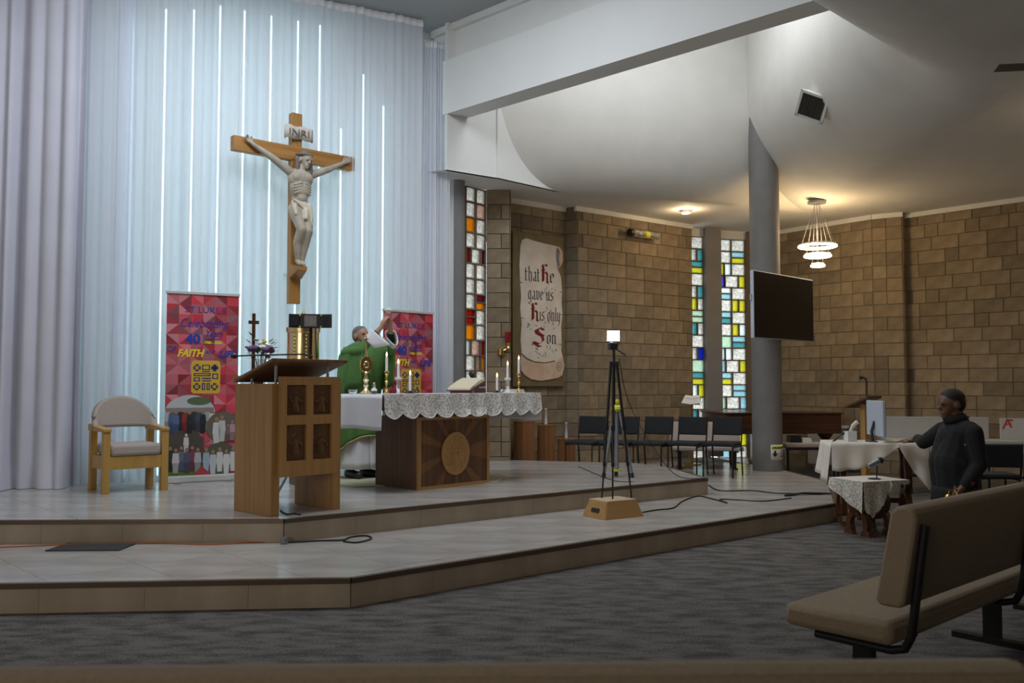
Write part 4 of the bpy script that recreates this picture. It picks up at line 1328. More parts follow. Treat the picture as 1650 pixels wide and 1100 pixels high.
flap((SL0 - 0.01, SV1), (SL0 - 0.01, SV0), TOPZ, lambda u: 0.325 + 0.006 * sin(9 * u), 0.008, 2, out=0.01).build('end_drop', 'white_cloth', t, smooth='all', solid=0.003)
flap((SL1 + 0.01, SV0), (SL1 + 0.01, SV1), TOPZ, lambda u: 0.29 + 0.006 * sin(7 * u), 0.01, 3, out=0.01).build('end_drop', 'white_cloth', t, smooth='all', solid=0.003)
t = thing('lace_frontal', 'scalloped white lace frontal along the altar front edge', 'lace cloth', (*ALT, HALF), AR)
ns = 10
sc = lambda u: 0.165 + 0.065 * abs(sin(pi * ns * u)) ** 0.6
flap((SL0 - 0.004, SV0 - 0.012), (SL1 + 0.004, SV0 - 0.012), TOPZ + 0.005, sc, 0.016, 9, 200, 8, 0.02).build('lace', 'lace', t, smooth='all')
MB().box(SL0 - 0.004, SL1 + 0.004, SV0 - 0.012, SV0 + 0.20, TOPZ + 0.001, TOPZ + 0.005).build('lace_band', 'white_cloth', t)
pts = []
for k in range(401):
    u = k / 400
    pts.append((SL0 + (SL1 - SL0) * u, SV0 - 0.012 - 0.02 - 0.016 * sin(2 * pi * 9 * u) - 0.002, TOPZ + 0.005 - sc(u)))
MB().tube(pts, 0.005, 5).build('lace_edging', 'white_cloth', t)
AZ = HALF + TOPZ + 0.0002


def on_altar(px, v):
    """point on the altar top on the sight line of column px at depth v behind the front edge"""
    k = (px - 825) / 1450.0
    ox, oy = ALT[0] + av.x * v, ALT[1] + av.y * v
    u = (k * oy - ox) / (au.x - k * au.y)
    return (ox + au.x * u, oy + au.y * u)


def candle(px, v, kind, zbase, hgt, label):
    x, y = on_altar(px, v)
    t = thing('candlestick', label, 'candle', (x, y, AZ + (0.005 if v < 0.10 else 0)), 0.3, 'lit candles on the altar')
    if kind == 'brass':
        MB().lathe([(0.038, 0), (0.038, 0.008), (0.02, 0.018), (0.011, 0.03), (0.017, 0.045), (0.009, 0.06), (0.011, zbase * 0.5), (0.018, zbase * 0.55), (0.009, zbase * 0.6), (0.010, zbase * 0.82), (0.02, zbase * 0.87), (0.012, zbase * 0.93), (0.030, zbase - 0.006), (0.030, zbase)], 16).build('holder', 'brass', t, smooth=True)
    elif kind == 'glass':
        MB().lathe([(0.024, 0), (0.024, 0.004), (0.016, 0.02), (0.02, zbase * 0.55), (0.016, zbase * 0.65), (0.035, zbase * 0.95), (0.028, zbase), (0.012, zbase)], 14).build('holder', 'clear_glass', t, smooth=True)
        MB().lathe([(0.033, zbase - 0.02), (0.036, zbase), (0.02, zbase + 0.002)], 12).build('drip_cup', 'candle', t)
    else:
        MB().lathe([(0.045, 0), (0.05, 0.008), (0.046, 0.012), (0.016, 0.012), (0.016, 0.03), (0.013, 0.03), (0.012, 0.012)], 18).build('holder', 'black_metal', t, smooth=True)
        MB().tube([(0.045, 0, 0.008), (0.075, 0, 0.02), (0.078, 0, 0.06), (0.066, 0, 0.07)], 0.006, 6).build('finger_loop', 'black_metal', t)
        zbase = 0.012
    cd = MB().lathe([(0.0135, zbase), (0.0135, zbase + hgt), (0.010, zbase + hgt + 0.003), (0.001, zbase + hgt)], 14).build('candle', 'candle', t, smooth=True)
    MB().tube([(0, 0, zbase + hgt), (0, 0, zbase + hgt + 0.012)], 0.0015, 5).build('wick', 'ink', cd)
    MB().lathe([(0.001, 0), (0.007, 0.008), (0.009, 0.018), (0.005, 0.034), (0.001, 0.046)], 10, (0, 0, zbase + hgt + 0.006)).build('flame', 'flame', cd, smooth=True)


candle(623, 0.42, 'brass', 0.225, 0.14, 'tall brass candlestick with lit candle next to the monstrance')
candle(642, 0.36, 'glass', 0.165, 0.13, 'glass-held lit candle before the red banner, between brass and black holders')
candle(661, 0.30, 'black', 0.012, 0.17, 'low black chamberstick with lit candle in front of the banner emblem')
candle(801, 0.10, 'black', 0.012, 0.155, 'low black chamberstick with lit candle nearest the open book')
candle(818, 0.12, 'glass', 0.165, 0.13, 'glass-held lit candle before the painted scroll')
candle(836, 0.14, 'brass', 0.215, 0.145, 'tall brass candlestick with lit candle at the scroll end of the altar')

x, y = on_altar(590, 0.36)
t = thing('monstrance', 'ornate gold monstrance standing on the altar before the priest', 'monstrance', (x, y, AZ), radians(25))
MB().lathe([(0.062, 0), (0.062, 0.01), (0.05, 0.02), (0.03, 0.035), (0.016, 0.06), (0.026, 0.085), (0.015, 0.11), (0.030, 0.135), (0.014, 0.16), (0.012, 0.20), (0.02, 0.21), (0.012, 0.22)], 20).build('foot', 'gold', t, smooth=True)
MB().ext([(0.062 * cos(2 * pi * k / 24), 0.285 + 0.08 * sin(2 * pi * k / 24)) for k in range(24)], -0.012, 0.012).build('frame', 'brass', t, bevel=0.004)
MB().ell((0, -0.012, 0.285), (0.028, 0.008, 0.034)).build('lunette', 'gold', t, smooth=True)
for k in range(18):
    a = 2 * pi * k / 18
    l = 1.35 if k % 2 else 1.2
    MB().add([(0.055 * cos(a - .08), 0, 0.285 + 0.07 * sin(a - .08)), (0.055 * cos(a + .08), 0, 0.285 + 0.07 * sin(a + .08)), (0.062 * l * cos(a), 0, 0.285 + 0.08 * l * sin(a))], [(0, 1, 2)]).build('ray', 'brass', t, solid=0.004)
MB().lathe([(0.022, 0.36), (0.016, 0.38), (0.010, 0.42), (0.008, 0.47), (0.003, 0.50)], 12).build('spire', 'gold', t, smooth=True)
MB().box(-0.004, 0.004, -0.004, 0.004, 0.49, 0.56).box(-0.02, 0.02, -0.004, 0.004, 0.525, 0.535).build('cross_finial', 'brass', t)

x, y = on_altar(569, 0.42)
t = thing('glass_bowl', 'small cut glass bowl at the drop end of the altar', 'bowl', (x, y, AZ))
MB().lathe([(0.035, 0), (0.048, 0.045), (0.044, 0.045), (0.030, 0.006), (0.002, 0.006)], 18).build('bowl', 'clear_glass', t)
x, y = on_altar(603, 0.34)
t = thing('cruet', 'small glass cruet with stopper beside the monstrance foot', 'cruet', (x, y, AZ))
MB().lathe([(0.022, 0), (0.032, 0.02), (0.030, 0.045), (0.012, 0.065), (0.016, 0.085)], 14).build('jug', 'clear_glass', t, smooth=True)
MB().ell((0, 0, 0.098), (0.012, 0.012, 0.016)).build('stopper', 'clear_glass', t, smooth=True)
MB().lathe([(0.02, 0.004), (0.028, 0.02), (0.027, 0.03)], 14).build('wine', 'book_red', t)

x, y = on_altar(755, 0.22)
t = thing('missal_stand', 'dark red wooden book rest on the altar', 'book stand', (x, y, AZ), AR + radians(14))
MB().ext([(-0.17, 0), (0.17, 0), (0.17, 0.10), (0.12, 0.115), (-0.17, 0.022)], -0.11, 0.12).build('rest', 'book_red', t, bevel=0.005)
MB().box(0.02, 0.15, -0.116, -0.11, 0.055, 0.075).build('side_slot', 'steel', t)
t2 = thing('open_missal', 'thick open book with cream pages lying on the dark book rest', 'book', (x, y, AZ), AR + radians(14))
MB().ext([(-0.18, 0.024), (0.125, 0.118), (0.12, 0.135), (-0.185, 0.036)], -0.14, 0.15).build('cover', 'book_red', t2)
MB().ext([(-0.18, 0.036), (0.118, 0.134), (0.10, 0.165), (0.0, 0.135), (-0.06, 0.11), (-0.175, 0.06)], -0.135, 0.145).build('pages', 'pages', t2, bevel=0.004)
MB().box(-0.13, -0.12, -0.142, -0.138, 0.0, 0.075).build('ribbon', 'brass', t2)
t = thing('altar_microphone', 'black foam microphone on a short stem behind the open book', 'microphone', (x + 0.06, y + 0.20, AZ), 0)
MB().lathe([(0.045, 0), (0.045, 0.012), (0.01, 0.018)], 16).build('base', 'black_metal', t)
MB().tube([(0, 0, 0.015), (0.0, 0, 0.12), (-0.02, -0.02, 0.17)], 0.006).build('stem', 'black_metal', t)
MB().ell((-0.035, -0.035, 0.195), (0.026, 0.026, 0.042), R=Matrix.Rotation(-0.6, 3, 'Y')).build('foam_cap', 'black_fabric', t, smooth=True)
x, y = on_altar(826, 0.36)
t = thing('folded_linen', 'folded cream altar linen under the candles at the scroll end', 'linen', (x, y, AZ), AR)
MB().box(-0.12, 0.12, -0.08, 0.08, 0, 0.02).build('lower_fold', 'paper', t, bevel=0.004)
MB().box(-0.115, 0.11, -0.075, 0.078, 0.02, 0.04).build('upper_fold', 'cream_cloth', t, bevel=0.004)

tag(MB().prism([(-2.35, 9.72), (-1.55, 8.95), (-0.15, 9.35), (-0.05, 10.05), (-1.0, 10.45)], HALF, HALF + 0.008).build('rug', 'rug'), 'pale olive rug under the altar and the priest', 'rug')

# ================================================================== PRIEST
def priest():
    t = thing('person', 'priest in green chasuble raising a host behind the altar', 'person', (-1.67, 9.86, HALF + 0.008), radians(-44))
    # local +x = facing direction
    f = Figure()
    for sy in (-1, 1):
        f.chain([(0, sy * 0.09, 0.86), (0.0, sy * 0.095, 0.48), (-0.01, sy * 0.10, 0.09)], [0.095, 0.068, 0.050], 'trousers')
        f.chain([(-0.05, sy * 0.10, 0.045), (0.16, sy * 0.115, 0.038)], [0.048, 0.042], 'shoe')
    f.ell((0, 0, 0.95), (0.13, 0.17, 0.16), 'alb'); f.ell((0.01, 0, 1.17), (0.12, 0.17, 0.24), 'vest')
    f.chain([(0, -0.15, 1.345), (0, 0.15, 1.345)], [0.06, 0.06], 'vest')
    f.cap((-0.01, 0, 1.38), (0.015, 0, 1.47), 0.06, 0.055, 'skin')
    f.head((0.03, 0, 1.535), (1, 0.05, 0.22), 0.225, 'skin', 'hair')
    for sy in (-1, 1):
        sh = Vector((0.0, sy * 0.19, 1.35)); el = Vector((0.31, sy * 0.20, 1.37)); wr = Vector((0.455, sy * 0.06, 1.61))
        f.chain([sh, el], [0.052, 0.046], 'vest')
        f.chain([el, el.lerp(wr, 0.42)], [0.046, 0.040], 'vest')
        f.chain([el.lerp(wr, 0.5), el.lerp(wr, 0.72)], [0.042, 0.038], 'sleeve')
        f.chain([el.lerp(wr, 0.7), wr], [0.032, 0.026], 'skin')
        f.hand(wr, (0.25, -sy * 0.30, 0.92), (0.3, sy * 0.95, 0.1), (-0.9, -sy * 0.2, 0.3), 0.175, 'skin', 0.30)
    f.build('body', dict(skin='skin_light', hair='hair_grey', lip='skin_light', eye='ink', vest='green_vest', alb='alb', sleeve='black_cloth', trousers='black_cloth', shoe='black_plastic'), t, 0.0095, 3)
    # alb skirt
    P = []
    for i in range(13):
        v = i / 12
        z = 1.0 - 0.90 * v
        P.append([((0.15 + 0.06 * v + 0.012 * v * sin(7 * a)) * cos(a), (0.19 + 0.05 * v + 0.012 * v * cos(6 * a)) * sin(a), z) for a in [2 * pi * k / 40 for k in range(41)]])
    MB().grid(P).build('alb_skirt', 'alb', t, smooth='all', solid=0.006)
    # chasuble: closed poncho from shoulders, swept up towards the raised arms
    P = []
    for i in range(23):
        v = i / 22
        rw = []
        for k in range(61):
            a = 2 * pi * k / 60
            c_, s_ = cos(a), sin(a)
            z = 1.44 - 0.98 * v
            sh = min(1.0, v * 5.5)
            rx = 0.085 + 0.075 * sh ** 0.7 + 0.07 * v
            ry = 0.085 + 0.13 * sh ** 0.7 + 0.075 * v
            if v < 0.2:
                z = 1.44 - 0.12 * sh ** 1.2
            else:
                z = 1.32 - 1.02 * (v - 0.2) / 0.8
            fold = 0.018 * v * sin(8 * a + 2.0 * v) + 0.01 * v * sin(13 * a)
            x, y = (rx + fold) * c_ - 0.015, (ry + fold) * s_
            # arms lift cloth: bulge forward near shoulder height on both sides
            side = max(0, abs(s_) - 0.25) / 0.75
            fw = max(0.0, c_ + 0.35)
            lift = math.exp(-((v - 0.20) / 0.20) ** 2) * side * min(1, fw)
            x += 0.20 * lift; z += 0.12 * lift
            hem = 0.16 * c_ * (v ** 4) - 0.03 * abs(s_) ** 3 * (v ** 6)
            rw.append((x, y, z + hem))
        P.append(rw)
    ch = MB().grid(P).build('chasuble', 'green_vest', t, smooth='all', solid=0.008)
    hem = P[-1]
    MB().tube([(p[0] * 1.01, p[1] * 1.01, p[2]) for p in hem], 0.008, 6, False).build('hem_braid', 'gold_trim', ch)
    # wide white alb sleeves falling open from the raised forearms, green cape edge under them
    for sy in (-1, 1):
        el = Vector((0.355, sy * 0.155, 1.455)); wr = Vector((0.425, sy * 0.09, 1.565))
        ax = (wr - el).normalized(); dn = Vector((0.25, sy * 0.12, -1)).normalized(); dn = (dn - ax * dn.dot(ax)).normalized(); si = ax.cross(dn)
        P = []
        for i in range(9):
            v = i / 8
            r_ = 0.052 + 0.016 * v
            c0 = el.lerp(wr, v * 0.92)
            rw = []
            for k in range(29):
                a = 2 * pi * k / 28
                dd = max(0, cos(a))
                rw.append(tuple(c0 + dn * (r_ * cos(a) + (0.05 + 0.10 * v) * dd ** 1.5) + si * r_ * 0.85 * sin(a)))
            P.append(rw)
        MB().grid(P).build('alb_sleeve', 'alb', t, smooth='all', solid=0.006)
        P = []
        for i in range(9):
            v = i / 8
            a0 = Vector((-0.02, sy * 0.20, 1.405)).lerp(Vector((0.36, sy * 0.20, 1.47)), v)
            rw = []
            for k in range(9):
                w_ = k / 8
                low = Vector((0.05 + 0.27 * v, sy * (0.24 - 0.03 * v), 0.92 + 0.10 * v + 0.02 * sin(6 * v)))
                q = a0.lerp(low, w_)
                q.y += sy * 0.015 * sin(pi * w_)
                rw.append(tuple(q))
            P.append(rw)
        MB().grid(P).build('cape_fold', 'green_vest', t, smooth='all', solid=0.008)
    h = thing('host', 'round white host held up in both hands of the priest', 'host', (-1.67 + 0.50 * cos(radians(-44)), 9.86 + 0.50 * sin(radians(-44)), HALF + 1.80), radians(-44))
    MB().lathe([(0.002, -0.002), (0.036, -0.002), (0.036, 0.002), (0.002, 0.002)], 28).build('wafer', 'petal_white', h)
    h.children[0].rotation_euler = (pi / 2, 0, radians(60))
    MB().lathe([(0.0365, -0.0025), (0.038, 0.0), (0.0365, 0.0025), (0.034, 0.0)], 28).build('rim', 'petal_white', h)
    h.children[1].rotation_euler = (pi / 2, 0, radians(60))


priest()

# ================================================================== PAINTED SCROLL
def nib_letters():
    """broad-nib strokes in a unit x-height box"""
    L = {}
    stem = lambda x, b=0.0, t=1.0: [(x - .07, t - .10), (x, t), (x, b + .08), (x + .09, b)]
    L['t'] = (0.52, [[(0.12, 1.35), (0.12, 0.1), (0.25, 0.0), (0.36, 0.08)], [(0.0, 0.95), (0.36, 0.95)]])
    L['h'] = (0.72, [stem(0.12, 0, 1.55), [(0.12, 0.85), (0.32, 1.0), (0.48, 0.85), (0.48, 0.1), (0.40, -0.15)]])
    L['a'] = (0.66, [[(0.08, 0.85), (0.25, 1.0), (0.42, 0.88), (0.42, 0.1), (0.55, 0.0)], [(0.42, 0.55), (0.12, 0.40), (0.10, 0.12), (0.22, 0.0), (0.42, 0.15)]])
    L['e'] = (0.56, [[(0.42, 0.62), (0.42, 0.88), (0.26, 1.0), (0.10, 0.85), (0.10, 0.15), (0.24, 0.0), (0.42, 0.12)], [(0.10, 0.50), (0.42, 0.64)]])
    L['g'] = (0.64, [[(0.42, 0.9), (0.24, 1.0), (0.09, 0.85), (0.09, 0.18), (0.22, 0.02), (0.42, 0.15)], [(0.42, 1.0), (0.42, -0.35), (0.25, -0.5), (0.05, -0.38)]])
    L['v'] = (0.64, [[(0.02, 1.05), (0.12, 0.95), (0.12, 0.15), (0.28, 0.0)], [(0.28, 0.0), (0.46, 0.2), (0.46, 0.85), (0.36, 1.0)]])
    L['u'] = (0.66, [[(0.03, 0.92), (0.10, 1.0), (0.10, 0.12), (0.22, 0.0), (0.42, 0.15)], [(0.36, 0.92), (0.43, 1.0), (0.43, 0.08), (0.55, 0.0)]])
    L['s'] = (0.56, [[(0.42, 0.88), (0.27, 1.0), (0.10, 0.85), (0.12, 0.62), (0.40, 0.42), (0.42, 0.16), (0.24, 0.0), (0.06, 0.12)]])
    L['i'] = (0.34, [stem(0.12), [(0.10, 1.32), (0.16, 1.38)]])
    L['o'] = (0.64, [[(0.26, 1.0), (0.10, 0.85), (0.10, 0.15), (0.26, 0.0)], [(0.26, 1.0), (0.45, 0.85), (0.45, 0.15), (0.26, 0.0)]])
    L['n'] = (0.70, [stem(0.12), [(0.12, 0.82), (0.32, 1.0), (0.47, 0.85), (0.47, 0.08), (0.57, 0.0)]])
    L['l'] = (0.34, [stem(0.12, 0, 1.55)])
    L['y'] = (0.66, [[(0.03, 0.95), (0.11, 1.0), (0.11, 0.15), (0.26, 0.0), (0.44, 0.18)], [(0.44, 1.0), (0.44, 0.0), (0.30, -0.45), (0.08, -0.5)]])
    L['H'] = (1.05, [[(0.0, 1.75), (0.22, 1.95), (0.22, 0.12), (0.05, 0.0)], [(0.22, 1.8), (0.52, 2.0), (0.75, 1.82)], [(0.22, 0.95), (0.52, 1.18), (0.75, 0.98), (0.75, 0.12), (0.90, 0.0)], [(0.05, 1.35), (0.5, 1.38)], [(0.30, 1.75), (0.30, 0.2)]])
    L['S'] = (1.15, [[(0.95, 1.75), (0.60, 2.0), (0.22, 1.75), (0.28, 1.38), (0.80, 1.05), (0.88, 0.55), (0.50, 0.18), (0.05, 0.35)], [(0.42, 1.9), (0.40, 1.5), (0.92, 1.05)], [(0.0, 0.42), (0.35, 0.0), (0.62, -0.1)]])
    return L


def scroll():
    wp0, wp1 = Vector((-0.03, 12.66)), Vector((0.79, 13.33))
    dd = (wp1 - wp0).normalized()
    nn = Vector((dd.y, -dd.x))
    o = wp0 + nn * 0.05 - dd * 0.00
    t = thing('painted_scroll', 'tall painted board of a parchment scroll lettered in blackletter on the block wall', 'painting', (o.x, o.y, 1.34), atan2(dd.y, dd.x))
    W, H = 0.98, 2.20
    MB().box(0, W, -0.015, 0.03, 0, H).build('board', 'scroll_board', t, bevel=0.004)
    # outline in 0..1 (x right, v down) of the board
    X = lambda u: u * W
    Z = lambda v: H * (1 - v)
    out = [(.14, .09), (.17, .055), (.25, .04), (.40, .05), (.62, .06), (.80, .065), (.90, .07), (.96, .10), (.97, .16), (.92, .20), (.86, .215), (.93, .27), (.95, .36), (.94, .45), (.96, .52), (.93, .60), (.94, .70), (.93, .76),
           (.97, .82), (.985, .88), (.95, .925), (.86, .945), (.70, .955), (.52, .965), (.34, .955), (.22, .93), (.15, .90), (.135, .84), (.16, .78), (.14, .70), (.16, .60), (.13, .50), (.15, .42), (.13, .33), (.12, .22)]
    y = -0.018
    sh = MB().ext([(X(u), Z(v)) for u, v in out], y - 0.004, y).build('parchment', 'parchment', t)
    MB().ext([(X(u), Z(v)) for u, v in [(.14, .80), (.22, .825), (.36, .845), (.52, .85), (.70, .84), (.82, .835), (.95, .80), (.985, .86), (.95, .925), (.86, .945), (.70, .955), (.52, .965), (.34, .955), (.22, .93), (.15, .90)]], y - 0.012, y - 0.004).build('lower_roll', 'parchment_tan', sh, bevel=0.003)
    MB().ext([(X(u), Z(v)) for u, v in [(.84, .075), (.90, .07), (.96, .10), (.97, .16), (.92, .20), (.87, .205), (.83, .15)]], y - 0.010, y - 0.004).build('upper_roll', 'parchment_tan', sh, bevel=0.003)
    MB().ext([(X(u), Z(v)) for u, v in [(.83, .10), (.86, .075), (.90, .10), (.885, .15), (.90, .195), (.86, .21), (.83, .16)]], y - 0.0115, y - 0.010).build('roll_shading', 'rollgrey', sh)
    sp_ = MB()
    sp_.ribbon([(X(.88) + 0.06 * (1 - k / 22) * cos(k * 0.55), Z(.875) + 0.085 * (1 - k / 22) * sin(k * 0.55)) for k in range(22)], 0.012, y - 0.0135, y - 0.012)
    sp_.build('roll_spiral', 'rollgrey', sh)
    MB().ribbon([(X(u), Z(v)) for u, v in [(.15, .79), (.25, .82), (.40, .842), (.60, .846), (.80, .832)]], 0.016, y - 0.0135, y - 0.012).build('roll_edge', 'scroll_board', sh)
    for u, v in ((.13, .33), (.94, .37), (.96, .52), (.93, .72), (.15, .56)):
        sgn = 1 if u < .5 else -1
        MB().ext([(X(u), Z(v) + 0.006), (X(u + sgn * 0.07), Z(v) - 0.004), (X(u), Z(v) - 0.012)], y - 0.0052, y - 0.004).build('tear', 'scroll_board', sh)
    LET = nib_letters()
    def write(s, u0, u1, vbase, xh, red_h=None):
        tot = 0
        for ch in s:
            tot += 0.45 if ch == ' ' else LET[ch][0]
        kx = X(u1 - u0) / tot
        x = X(u0)
        for ch in s:
            if ch == ' ':
                x += 0.45 * kx; continue
            wd, st = LET[ch]
            cap = ch in 'HS'
            mb = MB()
            nw = xh * (0.36 if cap else 0.20)
            nv = Vector((nw * 0.5 * kx / xh * 1.25, nw * 0.42))
            for ln in st:
                for i in range(len(ln) - 1):
                    a = Vector((x + ln[i][0] * kx, Z(vbase) + ln[i][1] * xh)); b = Vector((x + ln[i + 1][0] * kx, Z(vbase) + ln[i + 1][1] * xh))
                    q = [a - nv / 2, a + nv / 2, b + nv / 2, b - nv / 2]
                    ar = abs((q[1] - q[0]).cross(q[3] - q[0])) if hasattr(q[0], 'cross') else 1
                    mb.ext([tuple(p) for p in q], y - 0.0065, y - 0.0042)
            mb.build('letter', 'ink_red' if cap else 'ink', sh)
            x += wd * kx
    write('that', .22, .52, .315, 0.135)
    write('H', .53, .70, .320, 0.135)
    write('e', .70, .80, .315, 0.135)
    write('gave us', .28, .78, .435, 0.125)
    write('H', .33, .50, .575, 0.130)
    write('is only', .50, .92, .570, 0.130)
    write('S', .38, .63, .735, 0.130)
    write('on', .64, .84, .720, 0.130)
    r = random.Random(8)
    for cu, cv, n in ((.70, .375, 9), (.62, .50, 5), (.68, .60, 6), (.33, .62, 9), (.46, .75, 8), (.72, .76, 8), (.56, .79, 6)):
        mb = MB()
        for k in range(n):
            u, v = cu + r.uniform(-.11, .11), cv + r.uniform(-.025, .025)
            a = r.uniform(0, 3.1); l = 0.022
            p = Vector((X(u), Z(v))); d_ = Vector((cos(a), sin(a))) * l; q = Vector((-sin(a), cos(a))) * l * 0.35
            mb.ext([tuple(p - d_), tuple(p + q), tuple(p + d_), tuple(p - q)], y - 0.0056, y - 0.0042)
        mb.build('painted_sprig', 'ink_green', sh)['kind'] = 'stuff'


scroll()

t = thing('sanctuary_lamp', 'red glass sanctuary lamp on a brass wall bracket by the scroll', 'lamp', (-0.055, 12.05, 1.80), 0)
MB().lathe([(0.03, 0.12), (0.036, 0.14), (0.04, 0.27), (0.036, 0.27), (0.002, 0.14)], 18).build('glass', 'red_glass', t, smooth=True)
MB().lathe([(0.012, 0.03), (0.035, 0.05), (0.02, 0.08), (0.038, 0.12)], 16).build('cup', 'brass', t, smooth=True)
MB().tube([(0, 0, 0.05), (-0.06, 0.0, 0.02), (-0.08, 0.02, 0.0)], 0.010).build('bracket_arm', 'brass', t)
MB().lathe([(0.05, -0.04), (0.05, 0.04)], 12, (-0.09, 0.03, 0)).build('wall_plate', 'brass', t)

# ================================================================== LIGHTS AND FITTINGS ON WALLS AND CEILING
def point(name, loc, power, color, rad=0.05):
    l = bpy.data.lights.new(name, 'POINT'); l.energy = power; l.color = color; l.shadow_soft_size = rad
    o = bpy.data.objects.new(name, l); C.objects.link(o); o.location = loc
    return o


t = thing('pendant_light', 'three-ring glowing pendant lamp hanging from the low ceiling', 'lamp', (4.39, 12.85, CEIL))
MB().lathe([(0.13, -0.03), (0.13, 0)], 28).build('ceiling_rose', 'grey_metal', t, smooth=True)
for R_, z in ((0.255, -0.63), (0.175, -0.77), (0.085, -0.91)):
    rg = MB().torus((0, 0, z), R_, 0.014, 44, 6).build('ring', 'steel', t, smooth='all')
    MB().torus((0, 0, z - 0.022), R_, 0.018, 44, 8).build('glowing_tube', 'pendant_glow', rg, smooth='all')
    for k in range(6):
        a = 2 * pi * k / 6 + R_
        MB().tube([(0.03 * cos(a), 0.03 * sin(a), -0.03), (R_ * cos(a), R_ * sin(a), z)], 0.0016, 5).build('wire', 'grey_metal', t)
point('pendant_glow_light', (4.39, 12.85, CEIL - 0.50), 30, (1.0, 0.70, 0.36), 0.2)

t = thing('downlight', 'small round downlight glowing in the low ceiling', 'lamp', (2.63, 13.5, CEIL))
MB().lathe([(0.075, -0.045), (0.08, 0.0)], 24).build('rim', 'heater_white', t, smooth=True)
MB().lathe([(0.002, -0.05), (0.06, -0.05), (0.06, -0.04)], 24).build('lens', 'pendant_glow', t)
point('downlight_light', (2.63, 13.45, CEIL - 0.12), 8, (1.0, 0.75, 0.45))
# unseen downlights added out of view to warm the side aisle
for k, (x, y) in enumerate(((7.9, 10.2), (5.6, 8.2))):
    t = thing('downlight', ('added downlight out of view over the white tables', 'added downlight out of view over the side pews')[k], 'lamp', (x, y, CEIL))
    MB().lathe([(0.075, -0.045), (0.08, 0.0)], 24).build('rim', 'heater_white', t, smooth=True)
    MB().lathe([(0.002, -0.05), (0.06, -0.05), (0.06, -0.04)], 24).build('lens', 'pendant_glow', t)
    point('downlight_light', (x, y, CEIL - 0.15), 10, (1.0, 0.72, 0.42))

wd = Vector((1.995, 1.56)).normalized()
t = thing('wall_light', 'clear tubular emergency light fixed high on the block wall', 'lamp', (1.76, 13.80, 3.70), atan2(wd.y, wd.x))
MB().box(0.03, 0.62, -0.03, 0.0, -0.03, 0.03).build('mounting', 'grey_metal', t)
MB().tube([(0.05, -0.09, 0), (0.62, -0.09, 0)], 0.055, 16).build('tube', 'clear_glass', t, smooth=True)
MB().tube([(0.10, -0.09, 0), (0.57, -0.09, 0)], 0.028, 12).build('lamp', 'heater_white', t, smooth=True)
MB().tube([(-0.02, -0.09, 0), (0.05, -0.09, 0)], 0.06, 16).build('end_cap', 'black_plastic', t, smooth=True)
MB().tube([(0.30, -0.09, 0), (0.40, -0.09, 0)], 0.0565, 16).build('yellow_band', 'yellow', t, smooth=True)
for x in (0.17, 0.50):
    MB().tube([(x, -0.09, 0), (x + 0.02, -0.09, 0)], 0.058, 16).build('clip', 'steel', t)

# vent on the curved ceiling
t = thing('ceiling_vent', 'square white-framed vent set diagonally in the curved ceiling', 'vent', (3.47, 10.26, 4.575))
nv_ = Vector((-0.58, -0.55, -0.60)).normalized()
t.rotation_euler = nv_.to_track_quat('Z', 'Y').to_euler()
R45 = Matrix.Rotation(radians(56), 3, 'Z')
for k in range(4):
    a = radians(56 + 90 * k)
    R = Matrix.Rotation(a, 3, 'Z')
    MB().obox(R @ Vector((0.155, 0, 0.005)), (0.03, 0.34, 0.03), R).build('frame_side', 'white_paint', t)
MB().obox((0, 0, -0.05), (0.27, 0.27, 0.08), R45).build('housing', 'ceil_paint', t)
MB().obox((0, 0, -0.006), (0.285, 0.285, 0.006), R45).build('duct', 'vent_dark', t)
for k in range(9):
    R = R45 @ Matrix.Rotation(radians(35), 3, 'X')
    MB().obox(R45 @ Vector((0, -0.128 + 0.032 * k, 0.005)), (0.28, 0.022, 0.002), R).build('slat', mat('vent_slat', (0.10, 0.09, 0.075), 0.6), t)

# ceiling fan at the frame edge
t = thing('ceiling_fan', 'ceiling fan with dark blades over the side pews', 'fan', (4.32, 6.75, CEIL), radians(8))
MB().lathe([(0.07, -0.05), (0.07, 0)], 20).build('rose', 'heater_white', t, smooth=True)
MB().tube([(0, 0, -0.04), (0, 0, -0.16)], 0.015).build('rod', 'heater_white', t)
MB().lathe([(0.03, -0.28), (0.10, -0.25), (0.11, -0.19), (0.04, -0.15)], 24).build('motor', 'heater_white', t, smooth=True)
for k in range(4):
    a = radians(165 + 90 * k)
    R = Matrix.Rotation(a, 3, 'Z') @ Matrix.Rotation(radians(10), 3, 'X')
    MB().obox(R @ Vector((0.36, 0, -0.22)) + Vector((0, 0, 0)), (0.50, 0.11, 0.008), R).build('blade', mat('fan_blade', (0.16, 0.13, 0.10), 0.6), t, bevel=0.003)

# television
t = thing('television', 'large black wall television tilted on the round grey column', 'television', (3.19, 11.84, 1.98), atan2(1.18, 1.19))
MB().box(0, 1.66, 0, 0.05, 0, 0.90).build('casing', 'silver', t, bevel=0.004)
MB().box(0.012, 1.648, -0.004, 0.002, 0.012, 0.888).build('screen', 'screen', t)
MB().box(0.35, 0.75, 0.05, 0.13, 0.25, 0.65).build('mount', 'black_metal', t)
MB().box(-0.03, 0.0, 0.02, 0.04, 0.50, 0.58).build('side_bracket', 'steel', t)

